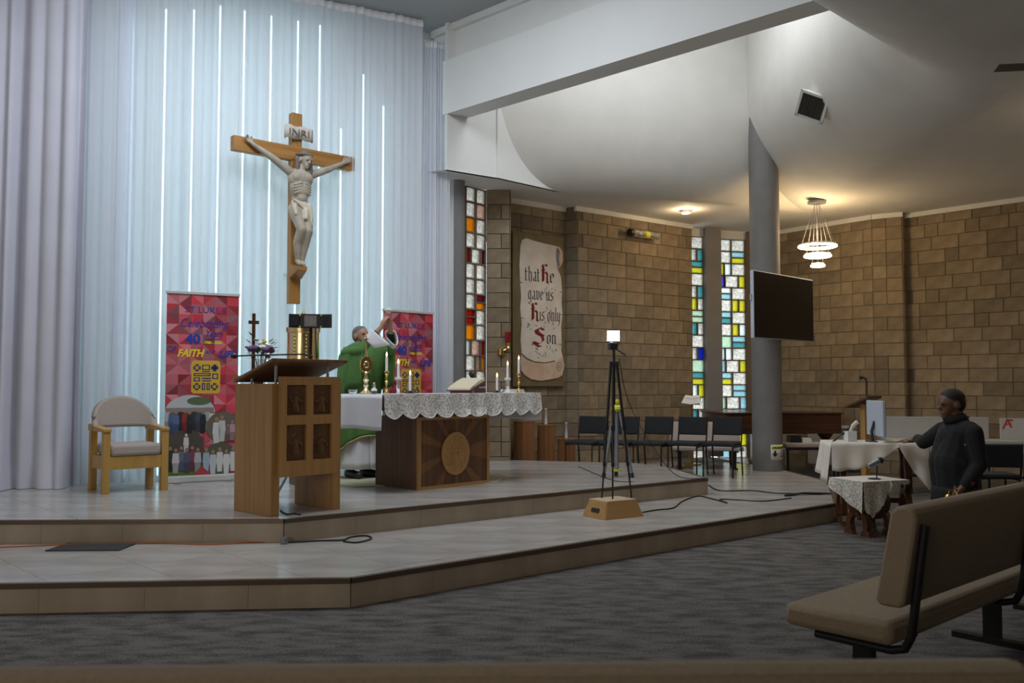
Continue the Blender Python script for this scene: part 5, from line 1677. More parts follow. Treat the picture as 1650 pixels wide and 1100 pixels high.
# notice on the column
t = thing('notice', 'white paper notice with yellow band and down arrow on the round column', 'sign', (3.62, 12.60, 0.0), radians(14))
def wrap(x0, x1, z0, z1, m, name, rr, par):
    P = []
    for i in range(2):
        P.append([(rr * sin(x / 0.205), -rr * cos(x / 0.205), z0 + (z1 - z0) * i) for x in [x0 + (x1 - x0) * k / 8 for k in range(9)]])
    return MB().grid(P).build(name, m, par, smooth='all', solid=0.0015)
t.location = (3.56, 12.60, 0); t.rotation_euler.z = radians(30)
sh = wrap(-0.12, 0.12, 0.33, 0.54, 'paper', 'sheet', 0.2075, t)
wrap(-0.11, 0.115, 0.48, 0.525, mat('notice_yellow', (0.55, 0.58, 0.06), 0.7), 'yellow_band', 0.2092, sh)
for k in range(7):
    wrap(-0.09 + 0.028 * k, -0.075 + 0.028 * k, 0.492, 0.512, 'ink', 'band_lettering', 0.2105, sh)
wrap(-0.075, -0.045, 0.415, 0.46, 'ink', 'arrow_shaft', 0.2092, sh)
P = []
for x0, x1, z in ((-0.105, -0.015, 0.418), (-0.062, -0.058, 0.375)):
    P.append([(0.2092 * sin(x / 0.205), -0.2092 * cos(x / 0.205), z) for x in (x0, x0 * 0.7 + x1 * 0.3, x0 * 0.3 + x1 * 0.7, x1)])
MB().grid(P).build('arrow_head', 'ink', sh, solid=0.0015)
for z, w_ in ((0.455, 0.05), (0.42, 0.04), (0.378, 0.075)):
    wrap(0.06 - w_ / 2 + 0.01, 0.06 + w_ / 2 + 0.01, z - 0.006, z + 0.006, 'ink', 'text_line', 0.2092, sh)

# ================================================================== PEDESTALS, CHAIRS, TRIPODS
for i, (x, y, w_, ztop, lab) in enumerate(((0.17, 12.46, 0.29, 0.86, 'tallest red-brown wooden pedestal under the altar cloth end'), (0.475, 12.62, 0.245, 0.80, 'middle red-brown wooden pedestal carrying a glass bottle'), (0.765, 12.72, 0.245, 0.60, 'lowest red-brown wooden pedestal beside the first black chair'))):
    t = thing('pedestal', lab, 'pedestal', (x, y, STEP), radians(38), 'wooden pedestals')
    h = w_ * 0.36
    MB().box(-h, h, -h, h, 0, ztop - STEP - 0.012).build('body', 'red_wood', t, bevel=0.003)
    MB().box(-h - 0.004, h + 0.004, -h - 0.004, h + 0.004, ztop - STEP - 0.012, ztop - STEP).build('top', 'red_wood', t)
    if i:
        b = thing('glass_candlestick', ('tall glass candlestick on brass plate on the middle pedestal', 'glass candlestick on brass plate on the lowest pedestal')[i - 1], 'candlestick', (x, y, ztop))
        MB().lathe([(0.06, 0), (0.062, 0.012), (0.03, 0.016)], 20).build('plate', 'brass', b, smooth=True)
        MB().lathe([(0.024, 0.016), (0.018, 0.09), (0.014, 0.11), (0.012, 0.20), (0.022, 0.215), (0.022, 0.23), (0.010, 0.235)], 14).build('stem', 'heater_white', b, smooth=True)


def chair_at(loc, rz, label, group=None, name='stacking_chair'):
    t = thing(name, label, 'chair', loc, rz, group)
    W = 0.41
    MB().box(-W / 2, W / 2, -0.22, 0.20, 0.395, 0.445).build('seat', 'black_fabric', t, bevel=0.018, smooth=True)
    R = Matrix.Rotation(radians(-8), 3, 'X')
    MB().obox((0, 0.245, 0.64), (W - 0.02, 0.035, 0.24), R).build('backrest', 'black_fabric', t, bevel=0.014, smooth=True)
    for sx in (-1, 1):
        x = sx * (W / 2 - 0.012)
        MB().tube([(x, -0.20, 0.0), (x, -0.19, 0.395)], 0.011).build('front_leg', 'black_metal', t)
        MB().tube([(x, 0.25, 0.0), (x, 0.19, 0.40), (x, 0.23, 0.55), (x, 0.262, 0.76)], 0.011).build('rear_leg', 'black_metal', t)
        MB().tube([(x, -0.19, 0.385), (x, 0.19, 0.385)], 0.010).build('seat_rail', 'black_metal', t)
    return t


ch0 = Vector((0.98, 12.15)); ch1 = Vector((2.74, 11.78))
nm = ('first', 'second', 'third', 'fourth', 'fifth')
for i in range(5):
    u = i / 4.0
    p = ch0.lerp(ch1, u)
    chair_at((p.x, p.y, STEP), radians(-30), '%s black stacking chair in the row, counting from the wooden pedestals' % nm[i], 'row of black chairs')

# wooden stool box with tripod lamp
t = thing('step_stool', 'flared plywood box stool with hand slot under the lamp tripod', 'stool', (0.915, 8.22, STEP), radians(33))
a, b, h = 0.215, 0.165, 0.145
sides = [((-a, -a * 0.75), (a, -a * 0.75), (b, -b * 0.75), (-b, -b * 0.75)), ((a, -a * 0.75), (a, a * 0.75), (b, b * 0.75), (b, -b * 0.75)), ((a, a * 0.75), (-a, a * 0.75), (-b, b * 0.75), (b, b * 0.75)), ((-a, a * 0.75), (-a, -a * 0.75), (-b, -b * 0.75), (-b, b * 0.75))]
for q in sides:
    MB().add([(q[0][0], q[0][1], 0), (q[1][0], q[1][1], 0), (q[2][0], q[2][1], h), (q[3][0], q[3][1], h)], [(0, 1, 2, 3)]).build('side_board', 'box_wood', t, solid=0.014)
MB().box(-b - 0.006, b + 0.006, -b * 0.75 - 0.006, b * 0.75 + 0.006, h - 0.004, h + 0.010).build('top_board', mat('ply_top', (0.55, 0.43, 0.28), 0.6, var=0.08), t)
MB().add([(-a + 0.006, 0.055, 0.05), (-a + 0.006, -0.055, 0.05), (-a + 0.018, -0.055, 0.085), (-a + 0.018, 0.055, 0.085)], [(0, 1, 2, 3)]).build('hand_slot', 'vent_dark', t, solid=0.006)
ZT = STEP + h + 0.010
t = thing('lamp_tripod', 'black tripod with a bright square lamp standing on the box stool', 'lamp', (0.93, 8.22, ZT), 0)
for a, rr in ((250, 0.075), (10, 0.16), (175, 0.115)):
    x, y = rr * cos(radians(a)), rr * sin(radians(a))
    lg = MB().tube([(0.03 * cos(radians(a)), 0.03 * sin(radians(a)), 1.20), (x * 0.6, y * 0.6, 0.62)], 0.013).build('leg', 'black_metal', t)
    MB().tube([(x * 0.55, y * 0.55, 0.70), (x * 0.8, y * 0.8, 0.30)], 0.011).build('leg_section', 'black_metal', lg)
    MB().tube([(x * 0.78, y * 0.78, 0.32), (x, y, 0.006)], 0.008).build('leg_section', 'black_metal', lg)
    MB().obox((x * 0.6, y * 0.6, 0.64), (0.035, 0.035, 0.045), Matrix.Identity(3)).build('clamp', 'black_plastic', lg)
    MB().obox((x * 0.79, y * 0.79, 0.31), (0.028, 0.028, 0.035), Matrix.Identity(3)).build('clamp', 'black_plastic', lg)
MB().tube([(0, 0, 0.85), (0, 0, 1.38)], 0.013).build('centre_column', 'black_metal', t)
MB().obox((0, 0, 1.22), (0.085, 0.07, 0.05), Matrix.Identity(3)).build('crown', 'black_plastic', t, bevel=0.008)
MB().obox((-0.01, 0, 1.385), (0.08, 0.07, 0.07), Matrix.Rotation(0.3, 3, 'Z')).build('tilt_head', 'black_plastic', t, bevel=0.01)
MB().tube([(0.0, -0.02, 1.37), (0.10, -0.06, 1.30)], 0.007).build('pan_handle', 'black_metal', t)
R = Matrix.Rotation(radians(-14), 3, 'Z') @ Matrix.Rotation(radians(-6), 3, 'X')
lh = MB().obox((0.0, 0, 1.475), (0.125, 0.035, 0.105), R).build('lamp_head', 'black_plastic', t, bevel=0.004)
MB().obox(Vector((0, 0, 1.475)) + R @ Vector((0, -0.019, 0)), (0.112, 0.003, 0.092), R).build('lamp_panel', 'lamp_glow', lh)
MB().obox((0.05, 0.01, 1.40), (0.02, 0.02, 0.02), R).build('yellow_knob', 'yellow', t)

t = thing('survey_tripod', 'grey folding tripod with yellow collar behind the lamp tripod', 'tripod', (1.155, 9.95, HALF), 0)
for a, rr in ((205, 0.17), (335, 0.17), (90, 0.10)):
    x, y = rr * cos(radians(a)), rr * sin(radians(a))
    lg = MB().tube([(0.03 * cos(radians(a)), 0.03 * sin(radians(a)), 0.74), (x, y, 0.02)], 0.018).build('leg', 'grey_metal', t)
    MB().tube([(x * 0.97, y * 0.97, 0.05), (x * 1.02, y * 1.02, 0.0)], 0.022).build('rubber_foot', 'black_plastic', lg)
MB().tube([(0, 0, 0.08), (0, 0, 0.80)], 0.02).build('centre_column', 'grey_metal', t)
MB().lathe([(0.03, 0.72), (0.065, 0.745), (0.06, 0.77), (0.03, 0.79)], 12).build('collar', 'yellow', t)
MB().lathe([(0.022, 0.80), (0.03, 0.81), (0.03, 0.84), (0.012, 0.85)], 12).build('head', 'yellow', t)
MB().lathe([(0.05, 0.065), (0.05, 0.085)], 12).build('spreader', 'yellow', t)

# music stand
t = thing('music_stand', 'brass music stand with loose white papers before the glass strip', 'music stand', (2.69, 13.5, STEP), radians(-20))
MB().tube([(0, 0, 0.02), (0, 0, 0.90)], 0.018).build('pole', 'brass', t)
MB().lathe([(0.14, 0), (0.14, 0.015), (0.03, 0.03)], 20).build('base', 'brass', t)
R = Matrix.Rotation(radians(-50), 3, 'X')
MB().obox((0, 0.0, 0.95), (0.26, 0.012, 0.17), R).build('desk', 'grey_metal', t)
for k, (dx, a) in enumerate(((-0.05, 12), (0.05, -10))):
    s_ = thing('sheet_music', ('tilted white sheet on the brass music stand, nearer the chairs wall', 'tilted white sheet on the brass music stand, nearer the column')[k], 'paper', (2.69, 13.5, STEP), radians(-20))
    MB().obox((dx, -0.012 - 0.004 * k, 0.965), (0.15, 0.003, 0.19), R @ Matrix.Rotation(radians(a), 3, 'Y')).build('sheet', 'paper', s_)
    MB().obox((dx, -0.016 - 0.004 * k, 0.985), (0.10, 0.002, 0.004), R @ Matrix.Rotation(radians(a), 3, 'Y')).build('print_line', 'ink', s_)

# piano
t = thing('piano', 'brown grand piano standing behind the round column', 'piano', (3.95, 13.75, 0), radians(4))
MB().prism([(-0.85, -0.45), (0.90, -0.45), (0.95, -0.30), (0.80, 0.35), (0.30, 0.60), (-0.10, 0.85), (-0.70, 0.90), (-0.85, 0.8)], 0.64, 0.93).build('case', 'piano_wood', t, bevel=0.01)
MB().prism([(-0.87, -0.47), (0.92, -0.47), (0.97, -0.30), (0.82, 0.37), (0.32, 0.62), (-0.10, 0.87), (-0.72, 0.92), (-0.87, 0.82)], 0.93, 0.955).build('lid', 'piano_wood', t, bevel=0.006)
for x, y in ((-0.70, -0.30), (0.72, -0.28), (0.0, 0.60)):
    MB().lathe([(0.03, 0.0), (0.04, 0.05), (0.035, 0.10), (0.05, 0.14), (0.06, 0.40), (0.075, 0.52), (0.06, 0.55), (0.11, 0.62), (0.11, 0.645)], 12, (x, y, 0)).build('leg', 'piano_wood', t, smooth=True)
MB().box(-0.35, -0.25, -0.15, -0.05, 0.0, 0.64).build('pedal_lyre', 'piano_wood', t)
# bench in front of the piano
t = thing('piano_bench', 'long bench with pale padded seat in front of the piano', 'bench', (4.22, 12.95, 0), radians(2))
MB().box(-0.35, 0.35, -0.16, 0.16, 0.47, 0.54).build('seat', 'beige', t, bevel=0.02, smooth=True)
MB().box(-0.36, 0.36, -0.17, 0.17, 0.44, 0.47).build('frame', 'black_metal', t)
for x in (-0.33, 0.33):
    for y in (-0.14, 0.14):
        MB().box(x - 0.02, x + 0.02, y - 0.02, y + 0.02, 0, 0.44).build('leg', 'black_metal', t)
for k, (dx, w_, h_, m, lb) in enumerate(((-0.18, 0.16, 0.10, 'black_plastic', 'black case on the piano bench'), (-0.02, 0.13, 0.06, 'paper', 'stack of pale papers on the piano bench beside the black case'))):
    b = thing('case' if k == 0 else 'paper_stack', lb, ('case', 'papers')[k], (4.22 + dx, 12.95, 0.54))
    MB().box(-w_ / 2, w_ / 2, -0.10, 0.10, 0, h_ * 0.6).build('lower', m, b, bevel=0.004)
    MB().box(-w_ / 2 + 0.005, w_ / 2 - 0.004, -0.095, 0.10, h_ * 0.6, h_).build('upper', m, b, bevel=0.004)


def pew(name, loc, rz, L, label, frames, legs, fab='pew_fabric', group=None):
    """local x along the bench, +y towards the back"""
    t = thing(name, label, 'pew', loc, rz, group)
    MB().box(0, L, 0, 0.46, 0.355, 0.45).build('seat_cushion', fab, t, bevel=0.028, smooth=True)
    z0, z1 = 0.51, 0.90
    sec = [(0.40, z0 + 0.02), (0.415, z0), (0.495, z0), (0.51, z0 + 0.02), (0.565, z1 - 0.05), (0.56, z1 - 0.015), (0.53, z1), (0.49, z1 - 0.005), (0.465, z1 - 0.03)]
    n = len(sec)
    vs = [(0, y, z) for y, z in sec] + [(L, y, z) for y, z in sec]
    fs = [tuple(range(n))[::-1], tuple(range(n, 2 * n))] + [(i, (i + 1) % n, (i + 1) % n + n, i + n) for i in range(n)]
    MB().add(vs, [f[::-1] for f in fs]).build('backrest', fab, t, bevel=0.012, smooth=True)
    for x in frames:
        MB().tube([(x, 0.12, 0.335), (x, 0.44, 0.335), (x, 0.49, 0.35), (x, 0.515, 0.40), (x, 0.53, 0.50), (x, 0.578, 0.83)], 0.017, 10).build('back_tube', 'black_metal', t, smooth=True)
    for x in legs:
        lg = MB().box(x - 0.025, x + 0.025, 0.16, 0.24, 0.03, 0.335).build('leg', 'black_metal', t)
        MB().box(x - 0.03, x + 0.03, 0.0, 0.46, 0, 0.03).build('floor_bar', 'black_metal', lg)
        MB().box(x - 0.02, x + 0.02, 0.03, 0.42, 0.335, 0.355).build('seat_bar', 'black_metal', t)
    return t


pew_low = pew('pew', (2.25, 12.72, STEP), radians(-6), 1.0, 'beige padded pew behind the fifth black chair, in front of the piano', (0.08, 0.92), (0.12, 0.88), fab='beige')
pew_low.scale = (1, 1, 0.72)

# heater
t = thing('panel_heater', 'white panel heater on the block wall behind the cloth-covered table', 'heater', (4.88, 14.75, 0), atan2(-1.355, 1.0))
MB().box(0, 0.85, -0.10, 0, 0.08, 0.72).build('casing', 'heater_white', t, bevel=0.02)
for k in range(2):
    MB().box(0.06, 0.79, -0.104, -0.098, 0.63 + 0.03 * k, 0.645 + 0.03 * k).build('grille_slot', 'vent_dark', t)
for x in (0.12, 0.68):
    MB().box(x, x + 0.05, -0.12, 0.02, 0, 0.08).build('foot', 'grey_metal', t)

# ================================================================== TABLES WITH CLOTHS
def carved_table(name, loc, rz, W, D, H, label):
    t = thing(name, label, 'table', loc, rz)
    MB().box(0, W, 0, D, H - 0.035, H).build('top', 'dark_wood', t, bevel=0.006)
    k = H / 0.52
    for x in (0.10, W - 0.16):
        e = bpy.data.objects.new('leg', None)
        lg = MB()
        c = D / 2
        pr_ = min(0.15, D * 0.32)
        arcp = [(c + (pr_ - 0.025) * cos(radians(a)), 0.115 * k + 0.115 * k * sin(radians(a))) for a in range(-35, 216, 14)]
        pts = [(p[0], p[1] * 0.95) for p in arcp]
        lg2 = MB().ribbon(pts, 0.055, x, x + 0.05)
        lg2.ext([(c + pr_ - 0.085, 0), (c + pr_ + 0.03, 0), (c + pr_ + 0.02, 0.05), (c + pr_ - 0.06, 0.06)], x, x + 0.05)
        lg2.ext([(c - pr_ + 0.085, 0), (c - pr_ - 0.03, 0), (c - pr_ - 0.02, 0.05), (c - pr_ + 0.06, 0.06)], x, x + 0.05)
        for s_ in (-1, 1):
            pts = [(c + s_ * q, z) for q, z in ((0.02, 0.20 * k), (0.075, 0.25 * k), (0.095, 0.32 * k), (0.06, 0.39 * k), (0.075, 0.44 * k), (0.12, H - 0.035))]
            lg2.ribbon(pts, [0.05, 0.06, 0.055, 0.045, 0.05, 0.05], x, x + 0.05)
        lg2.v = [(vy, vx, vz) for vx, vy, vz in lg2.v]
        lg2.build('carved_leg', 'dark_wood', t)
    MB().box(0.12, W - 0.12, D / 2 - 0.02, D / 2 + 0.02, 0.14 * k, 0.14 * k + 0.05).build('stretcher', 'dark_wood', t, bevel=0.006)
    return t


T1 = (2.90, 8.18); R1 = radians(22)
carved_table('side_table', (3.10, 8.00, 0), radians(20), 0.50, 0.42, 0.50, 'low carved dark wood table under a lace cloth')
t = thing('lace_tablecloth', 'cream lace cloth laid cornerwise over the low carved table', 'tablecloth', (3.10, 8.00, 0), radians(20))
MB().box(-0.01, 0.51, -0.01, 0.43, 0.5005, 0.506).build('top_sheet', 'cream_cloth', t)
sc1 = lambda u: 0.04 + (0.28 * min(1, (u + 0.85) / 1.15) if u < 0.3 else 0.28 * (1 - (u - 0.3) / 0.7) ** 0.9) + 0.012 * abs(sin(22 * u))
flap((-0.012, 0.43), (-0.012, -0.01), 0.506, lambda u: 0.08 + 0.20 * u, 0.01, 2, 60, 8, 0.015).build('side_corner', 'lace2', t, smooth='all')
flap((-0.01, -0.012), (0.30, -0.012), 0.506, sc1, 0.012, 2, 70, 10, 0.02).build('hanging_corner', 'lace2', t, smooth='all')
flap((0.30, -0.012), (0.51, -0.012), 0.506, lambda u: 0.03 + 0.014 * abs(sin(16 * u)), 0.004, 3, 50, 4).build('short_edge', 'lace2', t, smooth='all')
t = thing('table_microphone', 'small grey desk microphone standing on the low lace-covered table', 'microphone', (3.29, 8.22, 0.5065))
MB().lathe([(0.055, 0), (0.055, 0.008), (0.012, 0.012)], 20).build('base', 'black_plastic', t)
MB().tube([(0.02, 0, 0.01), (0.03, 0, 0.12)], 0.006).build('stem', 'black_metal', t)
MB().tube([(0.05, 0, 0.165), (-0.055, -0.01, 0.115)], [0.028, 0.024], 12).build('body', 'grey_metal', t, smooth=True)
MB().ell((0.055, 0, 0.168), (0.032, 0.03, 0.032)).build('head', 'black_plastic', t, smooth=True)

TX, TY, TR = 3.07, 8.66, radians(-8)
carved_table('refectory_table', (TX, TY, 0), TR, 0.86, 0.50, 0.80, 'tall carved dark wood table under a white scalloped cloth')
t = thing('scalloped_tablecloth', 'off-white scalloped cloth hanging crookedly over the tall carved table', 'tablecloth', (TX, TY, 0), TR)
MB().box(-0.01, 0.87, -0.01, 0.51, 0.8005, 0.806).build('top_sheet', 'cream_cloth', t)
flap((-0.012, -0.012), (0.60, -0.012), 0.806, lambda u: 0.26 - 0.23 * u ** 2.2 + 0.012 * abs(sin(13 * u)), 0.016, 3, 80, 8, 0.02).build('front_drop', 'cream_cloth', t, smooth='all', solid=0.003)
flap((0.60, -0.014), (0.872, -0.014), 0.806, lambda u: 0.03 + 0.42 * u ** 0.8, 0.02, 1.5, 50, 8, 0.03).build('corner_drop', 'cream_cloth', t, smooth='all', solid=0.003)
flap((0.872, -0.012), (0.872, 0.51), 0.806, lambda u: 0.45 - 0.15 * u, 0.02, 2, 50, 8, 0.04).build('end_drop', 'cream_cloth', t, smooth='all', solid=0.003)
flap((-0.012, 0.51), (-0.012, -0.012), 0.806, lambda u: 0.30 + 0.10 * u, 0.02, 2, 50, 8, 0.05).build('end_drop', 'cream_cloth', t, smooth='all', solid=0.003)


def tpt(x, y):
    return (TX + x * cos(TR) - y * sin(TR), TY + x * sin(TR) + y * cos(TR), 0.8063)


t = thing('monitor', 'thin silver-backed computer monitor seen from the side on the cloth-covered table', 'monitor', tpt(0.46, 0.24), radians(-94))
MB().box(-0.24, 0.24, -0.012, 0.018, 0.06, 0.40).build('panel', 'silver', t, bevel=0.006)
MB().box(-0.232, 0.232, 0.018, 0.021, 0.068, 0.392).build('screen', 'screen', t)
MB().tube([(0, -0.01, 0.20), (0, -0.04, 0.10), (0, -0.03, 0.01)], 0.015).build('neck', 'black_plastic', t)
MB().lathe([(0.10, 0), (0.10, 0.01), (0.02, 0.014)], 20).build('base', 'black_plastic', t)
t = thing('tissue_box', 'small white box with cables beside the monitor', 'box', tpt(0.22, 0.25), 0.2)
MB().box(-0.05, 0.05, -0.04, 0.04, 0, 0.10).build('body', 'paper', t, bevel=0.004)
MB().tube([(0.0, 0, 0.10), (0.03, 0.0, 0.15), (0.08, 0, 0.19)], [0.012, 0.020, 0.022], 10).build('wrapped_roll', 'cream_cloth', t, smooth=True)
t = thing('table_cables', 'tangle of thin black cables behind the monitor', 'cables', tpt(0.18, 0.28))
for k in range(4):
    MB().tube([(0.14, 0, 0.18 - 0.02 * k), (0.04, -0.03, 0.15 - 0.02 * k), (-0.05, -0.02, 0.06), (-0.10 - 0.02 * k, -0.03 * k, 0.004)], 0.004, 6).build('cable', 'cord', t)
t = thing('open_papers', 'white papers lying by the hand of the kneeling person', 'papers', tpt(0.60, 0.16), 0.1)
MB().box(-0.15, 0.12, -0.08, 0.08, 0, 0.006).build('lower_sheets', 'paper', t)
MB().obox((-0.02, 0.01, 0.012), (0.24, 0.14, 0.008), Matrix.Rotation(0.15, 3, 'Z')).build('upper_sheets', 'paper', t)

t = thing('side_lectern', 'slim amber wooden reading stand with bent microphone beyond the table', 'lectern', (4.30, 11.0, 0), radians(40))
MB().box(-0.05, 0.05, -0.03, 0.03, 0.03, 1.12).build('post', 'chair_oak', t)
MB().box(-0.18, 0.18, -0.16, 0.16, 0, 0.03).build('base', 'walnut', t)
MB().add([(-0.17, -0.13, 1.20), (0.17, -0.13, 1.20), (0.17, 0.17, 1.08), (-0.17, 0.17, 1.08), (-0.17, -0.13, 1.225), (0.17, -0.13, 1.225), (0.17, 0.17, 1.105), (-0.17, 0.17, 1.105)],
         [(0, 3, 2, 1), (4, 5, 6, 7), (0, 1, 5, 4), (1, 2, 6, 5), (2, 3, 7, 6), (3, 0, 4, 7)]).build('desk', 'walnut', t)
MB().tube([(0.06, 0, 1.16), (0.06, 0.0, 1.40), (0.03, 0.0, 1.44), (-0.05, 0, 1.45)], 0.010).build('microphone_neck', 'black_metal', t)
MB().ell((-0.07, 0, 1.45), (0.035, 0.022, 0.022)).build('microphone_head', 'black_plastic', t, smooth=True)

# ================================================================== KNEELING PERSON WITH BELLS
def server():
    ox, oy = 3.78, 7.75
    t = thing('person', 'kneeling person in black jacket with one hand on the cloth-covered table', 'person', (ox, oy, 0), 0)
    f = Figure()
    J = 'jacket'
    for sy in (-1, 1):
        f.chain([(0.03, sy * 0.10, 0.50), (-0.10, sy * 0.12, 0.09)], [0.115, 0.075], 'trousers')
        f.chain([(-0.10, sy * 0.12, 0.078), (0.32, sy * 0.12, 0.07)], [0.072, 0.050], 'trousers')
        f.chain([(0.34, sy * 0.12, 0.085), (0.42, sy * 0.12, 0.045)], [0.048, 0.038], 'shoe')
    for sy in (-1, 1):
        f.chain([(0.02, sy * 0.045, 0.50), (0.0, sy * 0.045, 0.70), (0.03, sy * 0.075, 0.92)], [0.178, 0.178, 0.125], J)
    f.ell((0.03, 0, 0.90), (0.145, 0.20, 0.15), J)
    f.chain([(0.06, -0.17, 0.975), (0.06, 0.17, 0.975)], [0.085, 0.085], J)
    f.cap((0.045, 0, 1.03), (0.03, 0, 1.075), 0.088, 0.078, J)
    f.cap((0.04, 0, 1.04), (0.015, 0, 1.13), 0.072, 0.066, 'skin')
    f.head((-0.015, 0, 1.19), (-1, -0.10, -0.05), 0.262, 'skin', 'hair')
    f.cap((0.10, 0.0, 1.08), (0.145, 0.0, 1.085), 0.014, 0.008, J)
    # near arm down to the bells
    f.chain([(0.07, -0.215, 0.96), (0.09, -0.265, 0.70), (-0.03, -0.27, 0.545)], [0.078, 0.062, 0.048], J)
    f.chain([(-0.01, -0.27, 0.56), (-0.055, -0.268, 0.52)], [0.050, 0.030], 'skin')
    f.hand((-0.055, -0.268, 0.52), (-0.75, 0.0, -0.6), (-0.6, -0.35, 0.7), (-0.2, 0.9, 0.1), 0.16, 'skin', 0.55)
    # far arm reaching to the table
    f.chain([(0.02, 0.21, 0.96), (-0.06, 0.42, 0.84)], [0.080, 0.060], J)
    f.chain([(-0.06, 0.42, 0.84), (-0.02, 0.62, 0.865)], [0.060, 0.042], J)
    f.chain([(-0.02, 0.61, 0.863), (-0.03, 0.69, 0.85)], [0.034, 0.028], 'skin')
    f.hand((-0.03, 0.69, 0.842), (-0.85, 0.45, -0.06), (0, 0, 1), (-0.4, -0.9, 0), 0.175, 'skin', 0.06)
    b = f.build('body', dict(skin='skin_brown', hair='hair_dark', lip='skin_brown', eye='ink', jacket='black_cloth', trousers=mat('dark_trousers', (0.02, 0.02, 0.024), 0.9).name and 'black_fabric', shoe='black_plastic'), t, 0.010, 3)
    # jacket hem, collar and badge
    P = []
    for i in range(4):
        z = 0.50 - 0.045 * i
        P.append([((0.182 + 0.002 * i) * cos(a) + 0.02, (0.226 + 0.002 * i) * sin(a), z) for a in [2 * pi * k / 36 for k in range(37)]])
    MB().grid(P).build('jacket_hem', 'black_cloth', t, smooth='all', solid=0.012)
    P = []
    for i in range(3):
        P.append([((0.084 + 0.006 * (2 - i)) * cos(a) + 0.035 - 0.01 * i, (0.092 + 0.004 * (2 - i)) * sin(a), 1.045 + 0.028 * i + 0.012 * cos(a)) for a in [2 * pi * k / 30 for k in range(31)]])
    MB().grid(P).build('jacket_collar', 'black_cloth', t, smooth='all', solid=0.01)
    MB().ell((0.0, -0.218, 0.86), (0.011, 0.006, 0.011)).build('jacket_badge', 'grey_metal', t)
    bx, by, bz = ox - 0.125, oy - 0.275, 0.455
    s = thing('hand_bells', 'cluster of small gold hand bells held by the kneeling person', 'bells', (bx, by, bz))
    MB().tube([(-0.055, 0, 0), (-0.05, 0, 0.035), (0, 0, 0.045), (0.05, 0, 0.035), (0.055, 0, 0)], 0.006, 8).build('yoke', 'brass', s, smooth=True)
    MB().tube([(0, 0, 0.04), (0, 0, 0.075)], 0.008).build('handle', 'brass', s)
    for x, y in ((-0.055, 0), (0.055, 0), (0.0, -0.045)):
        MB().lathe([(0.036, -0.055), (0.037, -0.047), (0.030, -0.03), (0.027, -0.01), (0.016, 0.004), (0.004, 0.008)], 18, (x, y, 0)).build('bell', 'brass', s, smooth=True)
    MB().tube([(0, -0.045, 0.005), (0, 0, 0.04)], 0.005, 6).build('bell_arm', 'brass', s)


server()

# ================================================================== WHITE TABLES AND CHAIR AT THE SIDE
t = thing('trestle_table', 'long white trestle table by the side block wall behind the kneeling person', 'table', (4.75, 11.35, 0), radians(-12))
MB().box(0, 2.4, 0, 0.65, 0.64, 0.67).build('top', 'board_white', t, bevel=0.004)
MB().box(0, 2.4, -0.005, 0.012, 0.53, 0.64).build('apron', 'board_white', t)
for x in (0.25, 1.15, 2.1):
    for y in (0.06, 0.58):
        MB().tube([(x, y, 0), (x, y, 0.64)], 0.016).build('leg', 'black_metal', t)
MB().tube([(0.25, 0.32, 0.2), (2.1, 0.32, 0.2)], 0.014).build('stretcher', 'black_metal', t)
t = thing('white_board', 'long white board standing on the trestle table against the wall', 'board', (4.80, 11.88, 0.671), radians(-12))
MB().box(0, 1.35, -0.012, 0.012, 0, 0.27).build('panel', 'board_white', t, bevel=0.003)
MB().box(0.0, 1.35, -0.016, 0.016, 0.262, 0.276).build('edge_strip', 'heater_white', t)
t = thing('white_board', 'white board with red mark standing at the frame edge', 'board', (6.22, 11.45, 0.671), radians(-12))
MB().box(-0.03, 0.9, -0.012, 0.012, 0, 0.27).build('panel', 'heater_white', t, bevel=0.003)
rm = MB()
rm.ribbon([(0.0, 0.13), (0.05, 0.24)], 0.022, -0.015, -0.012); rm.ribbon([(0.04, 0.25), (0.12, 0.24)], 0.022, -0.0152, -0.012); rm.ribbon([(0.06, 0.24), (0.10, 0.15)], 0.022, -0.0154, -0.012); rm.ribbon([(0.04, 0.19), (0.10, 0.20)], 0.014, -0.0156, -0.012)
rm.build('red_mark', 'red_mark', t)
chair_at((5.02, 9.45, 0), radians(172), 'black chair standing alone by the white trestle table', None, 'side_chair')

# ================================================================== PEWS NEAR THE CAMERA
pr_ = radians(42)
PL = 3.2
pew('pew', (1.14 + PL * cos(pr_), 3.83 + PL * sin(pr_), 0), pr_ + pi, PL, 'tan upholstered pew with black tube frame in front of the kneeling person', (PL - 0.05, PL - 1.2, PL - 2.3), (PL - 0.30, PL - 1.70, PL - 2.6))
pew('pew', (0.84, 2.05, 0), radians(181.5), 2.95, 'tan upholstered pew back crossing the bottom of the picture', (0.12, 1.5, 2.6), (0.3, 1.5, 2.6))

# ================================================================== FLOOR THINGS
tag(MB().prism([(-3.33, 6.48), (-2.81, 6.50), (-2.80, 6.80), (-3.32, 6.79)], STEP, STEP + 0.008).build('door_mat', 'mat_grey'), 'thin dark grey mat lying on the lower step', 'mat')


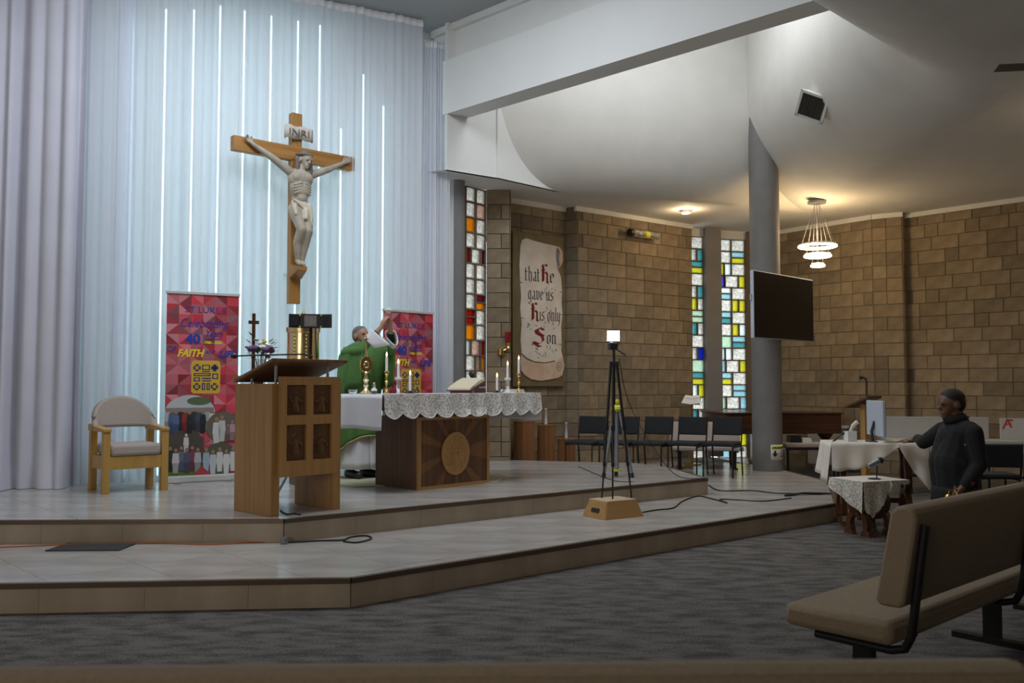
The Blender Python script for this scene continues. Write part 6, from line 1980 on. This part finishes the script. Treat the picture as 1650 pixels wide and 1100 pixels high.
def cable(pts, label, r=0.006, plug=None):
    # smooth path
    P = [Vector(p) for p in pts]
    out = []
    for i in range(len(P) - 1):
        p0, p1, p2, p3 = P[max(0, i - 1)], P[i], P[i + 1], P[min(len(P) - 1, i + 2)]
        for k in range(8):
            u = k / 8
            out.append(0.5 * ((2 * p1) + (p2 - p0) * u + (2 * p0 - 5 * p1 + 4 * p2 - p3) * u * u + (3 * p1 - p0 - 3 * p2 + p3) * u ** 3))
    out.append(P[-1])
    o = MB().tube(out, r, 6).build('power_cable', 'cord', smooth=True)
    tag(o, label, 'cable')
    if plug:
        MB().lathe([(0.028, 0), (0.032, 0.02), (0.026, 0.05)], 12, plug).build('plug', 'grey_metal', o)
    return o


def fl_(px, py, z):
    th = math.atan(70 / 1450.0)
    r_, u_ = (px - 825) / 1450.0, -(py - 550) / 1450.0
    dx, dy, dz = r_, cos(th) - sin(th) * u_, sin(th) + cos(th) * u_
    k = (z - 1.36) / dz
    return (dx * k, dy * k, z + 0.006)


cable([fl_(x, y + 7, STEP) for x, y in ((460, 868), (478, 867), (520, 865), (552, 864), (566, 859), (590, 857), (598, 862), (575, 868), (553, 866))], 'black power cable looping on the step in front of the lectern', 0.007, (fl_(458, 876, STEP)[0], fl_(458, 876, STEP)[1], STEP))
cable([fl_(x, y, HALF) for x, y in ((452, 823), (462, 829), (475, 828), (484, 830))], 'short black cable lying between the feet of the lectern', 0.006)
cable([fl_(x, y, STEP) for x, y in ((1036, 826), (1060, 822), (1085, 819), (1100, 808), (1125, 800), (1150, 805), (1172, 811), (1160, 805), (1190, 806), (1230, 808), (1275, 803))], 'black cable trailing from the box stool across the lower step', 0.007)
cable([fl_(x, y, STEP) for x, y in ((1142, 782), (1160, 791), (1210, 791), (1250, 795), (1290, 796), (1325, 797))], 'black cable lying from the platform corner towards the tables', 0.008)
cable([fl_(x, y, HALF) for x, y in ((932, 752), (960, 764), (990, 775), (1020, 777))], 'thin black cable on the upper platform behind the lamp tripod', 0.004)
t = thing('cable_cover', 'flat black cable bundle at the edge of the step near the low table', 'cable', (3.15, 9.75, STEP), radians(20))
for k in range(6):
    MB().tube([(-0.28 + 0.03 * k, -0.03 + 0.014 * k, 0.012), (0.0, 0.02 + 0.01 * sin(k), 0.02 + 0.004 * (k % 2)), (0.30 - 0.02 * k, -0.05 + 0.018 * k, 0.012)], 0.010, 6).build('cable', 'cord', t)
cable([(0.98, 8.24, 1.60), (1.10, 8.5, 1.2), (1.40, 9.0, 0.75), (1.75, 9.6, 0.40), (2.08, 9.75, HALF + 0.006)], 'thin black cable hanging from the lamp tripod to the platform corner', 0.004)

oc = cable([fl_(x, y + 5, STEP) for x, y in ((-40, 879), (40, 876), (115, 873), (190, 872), (260, 871), (340, 873), (400, 870), (452, 869))], 'orange extension cord lying along the foot of the upper step', 0.005)
oc.data.materials[0] = mat('orange_cord', (0.45, 0.13, 0.03), 0.5)
oc.name = 'extension_cord'
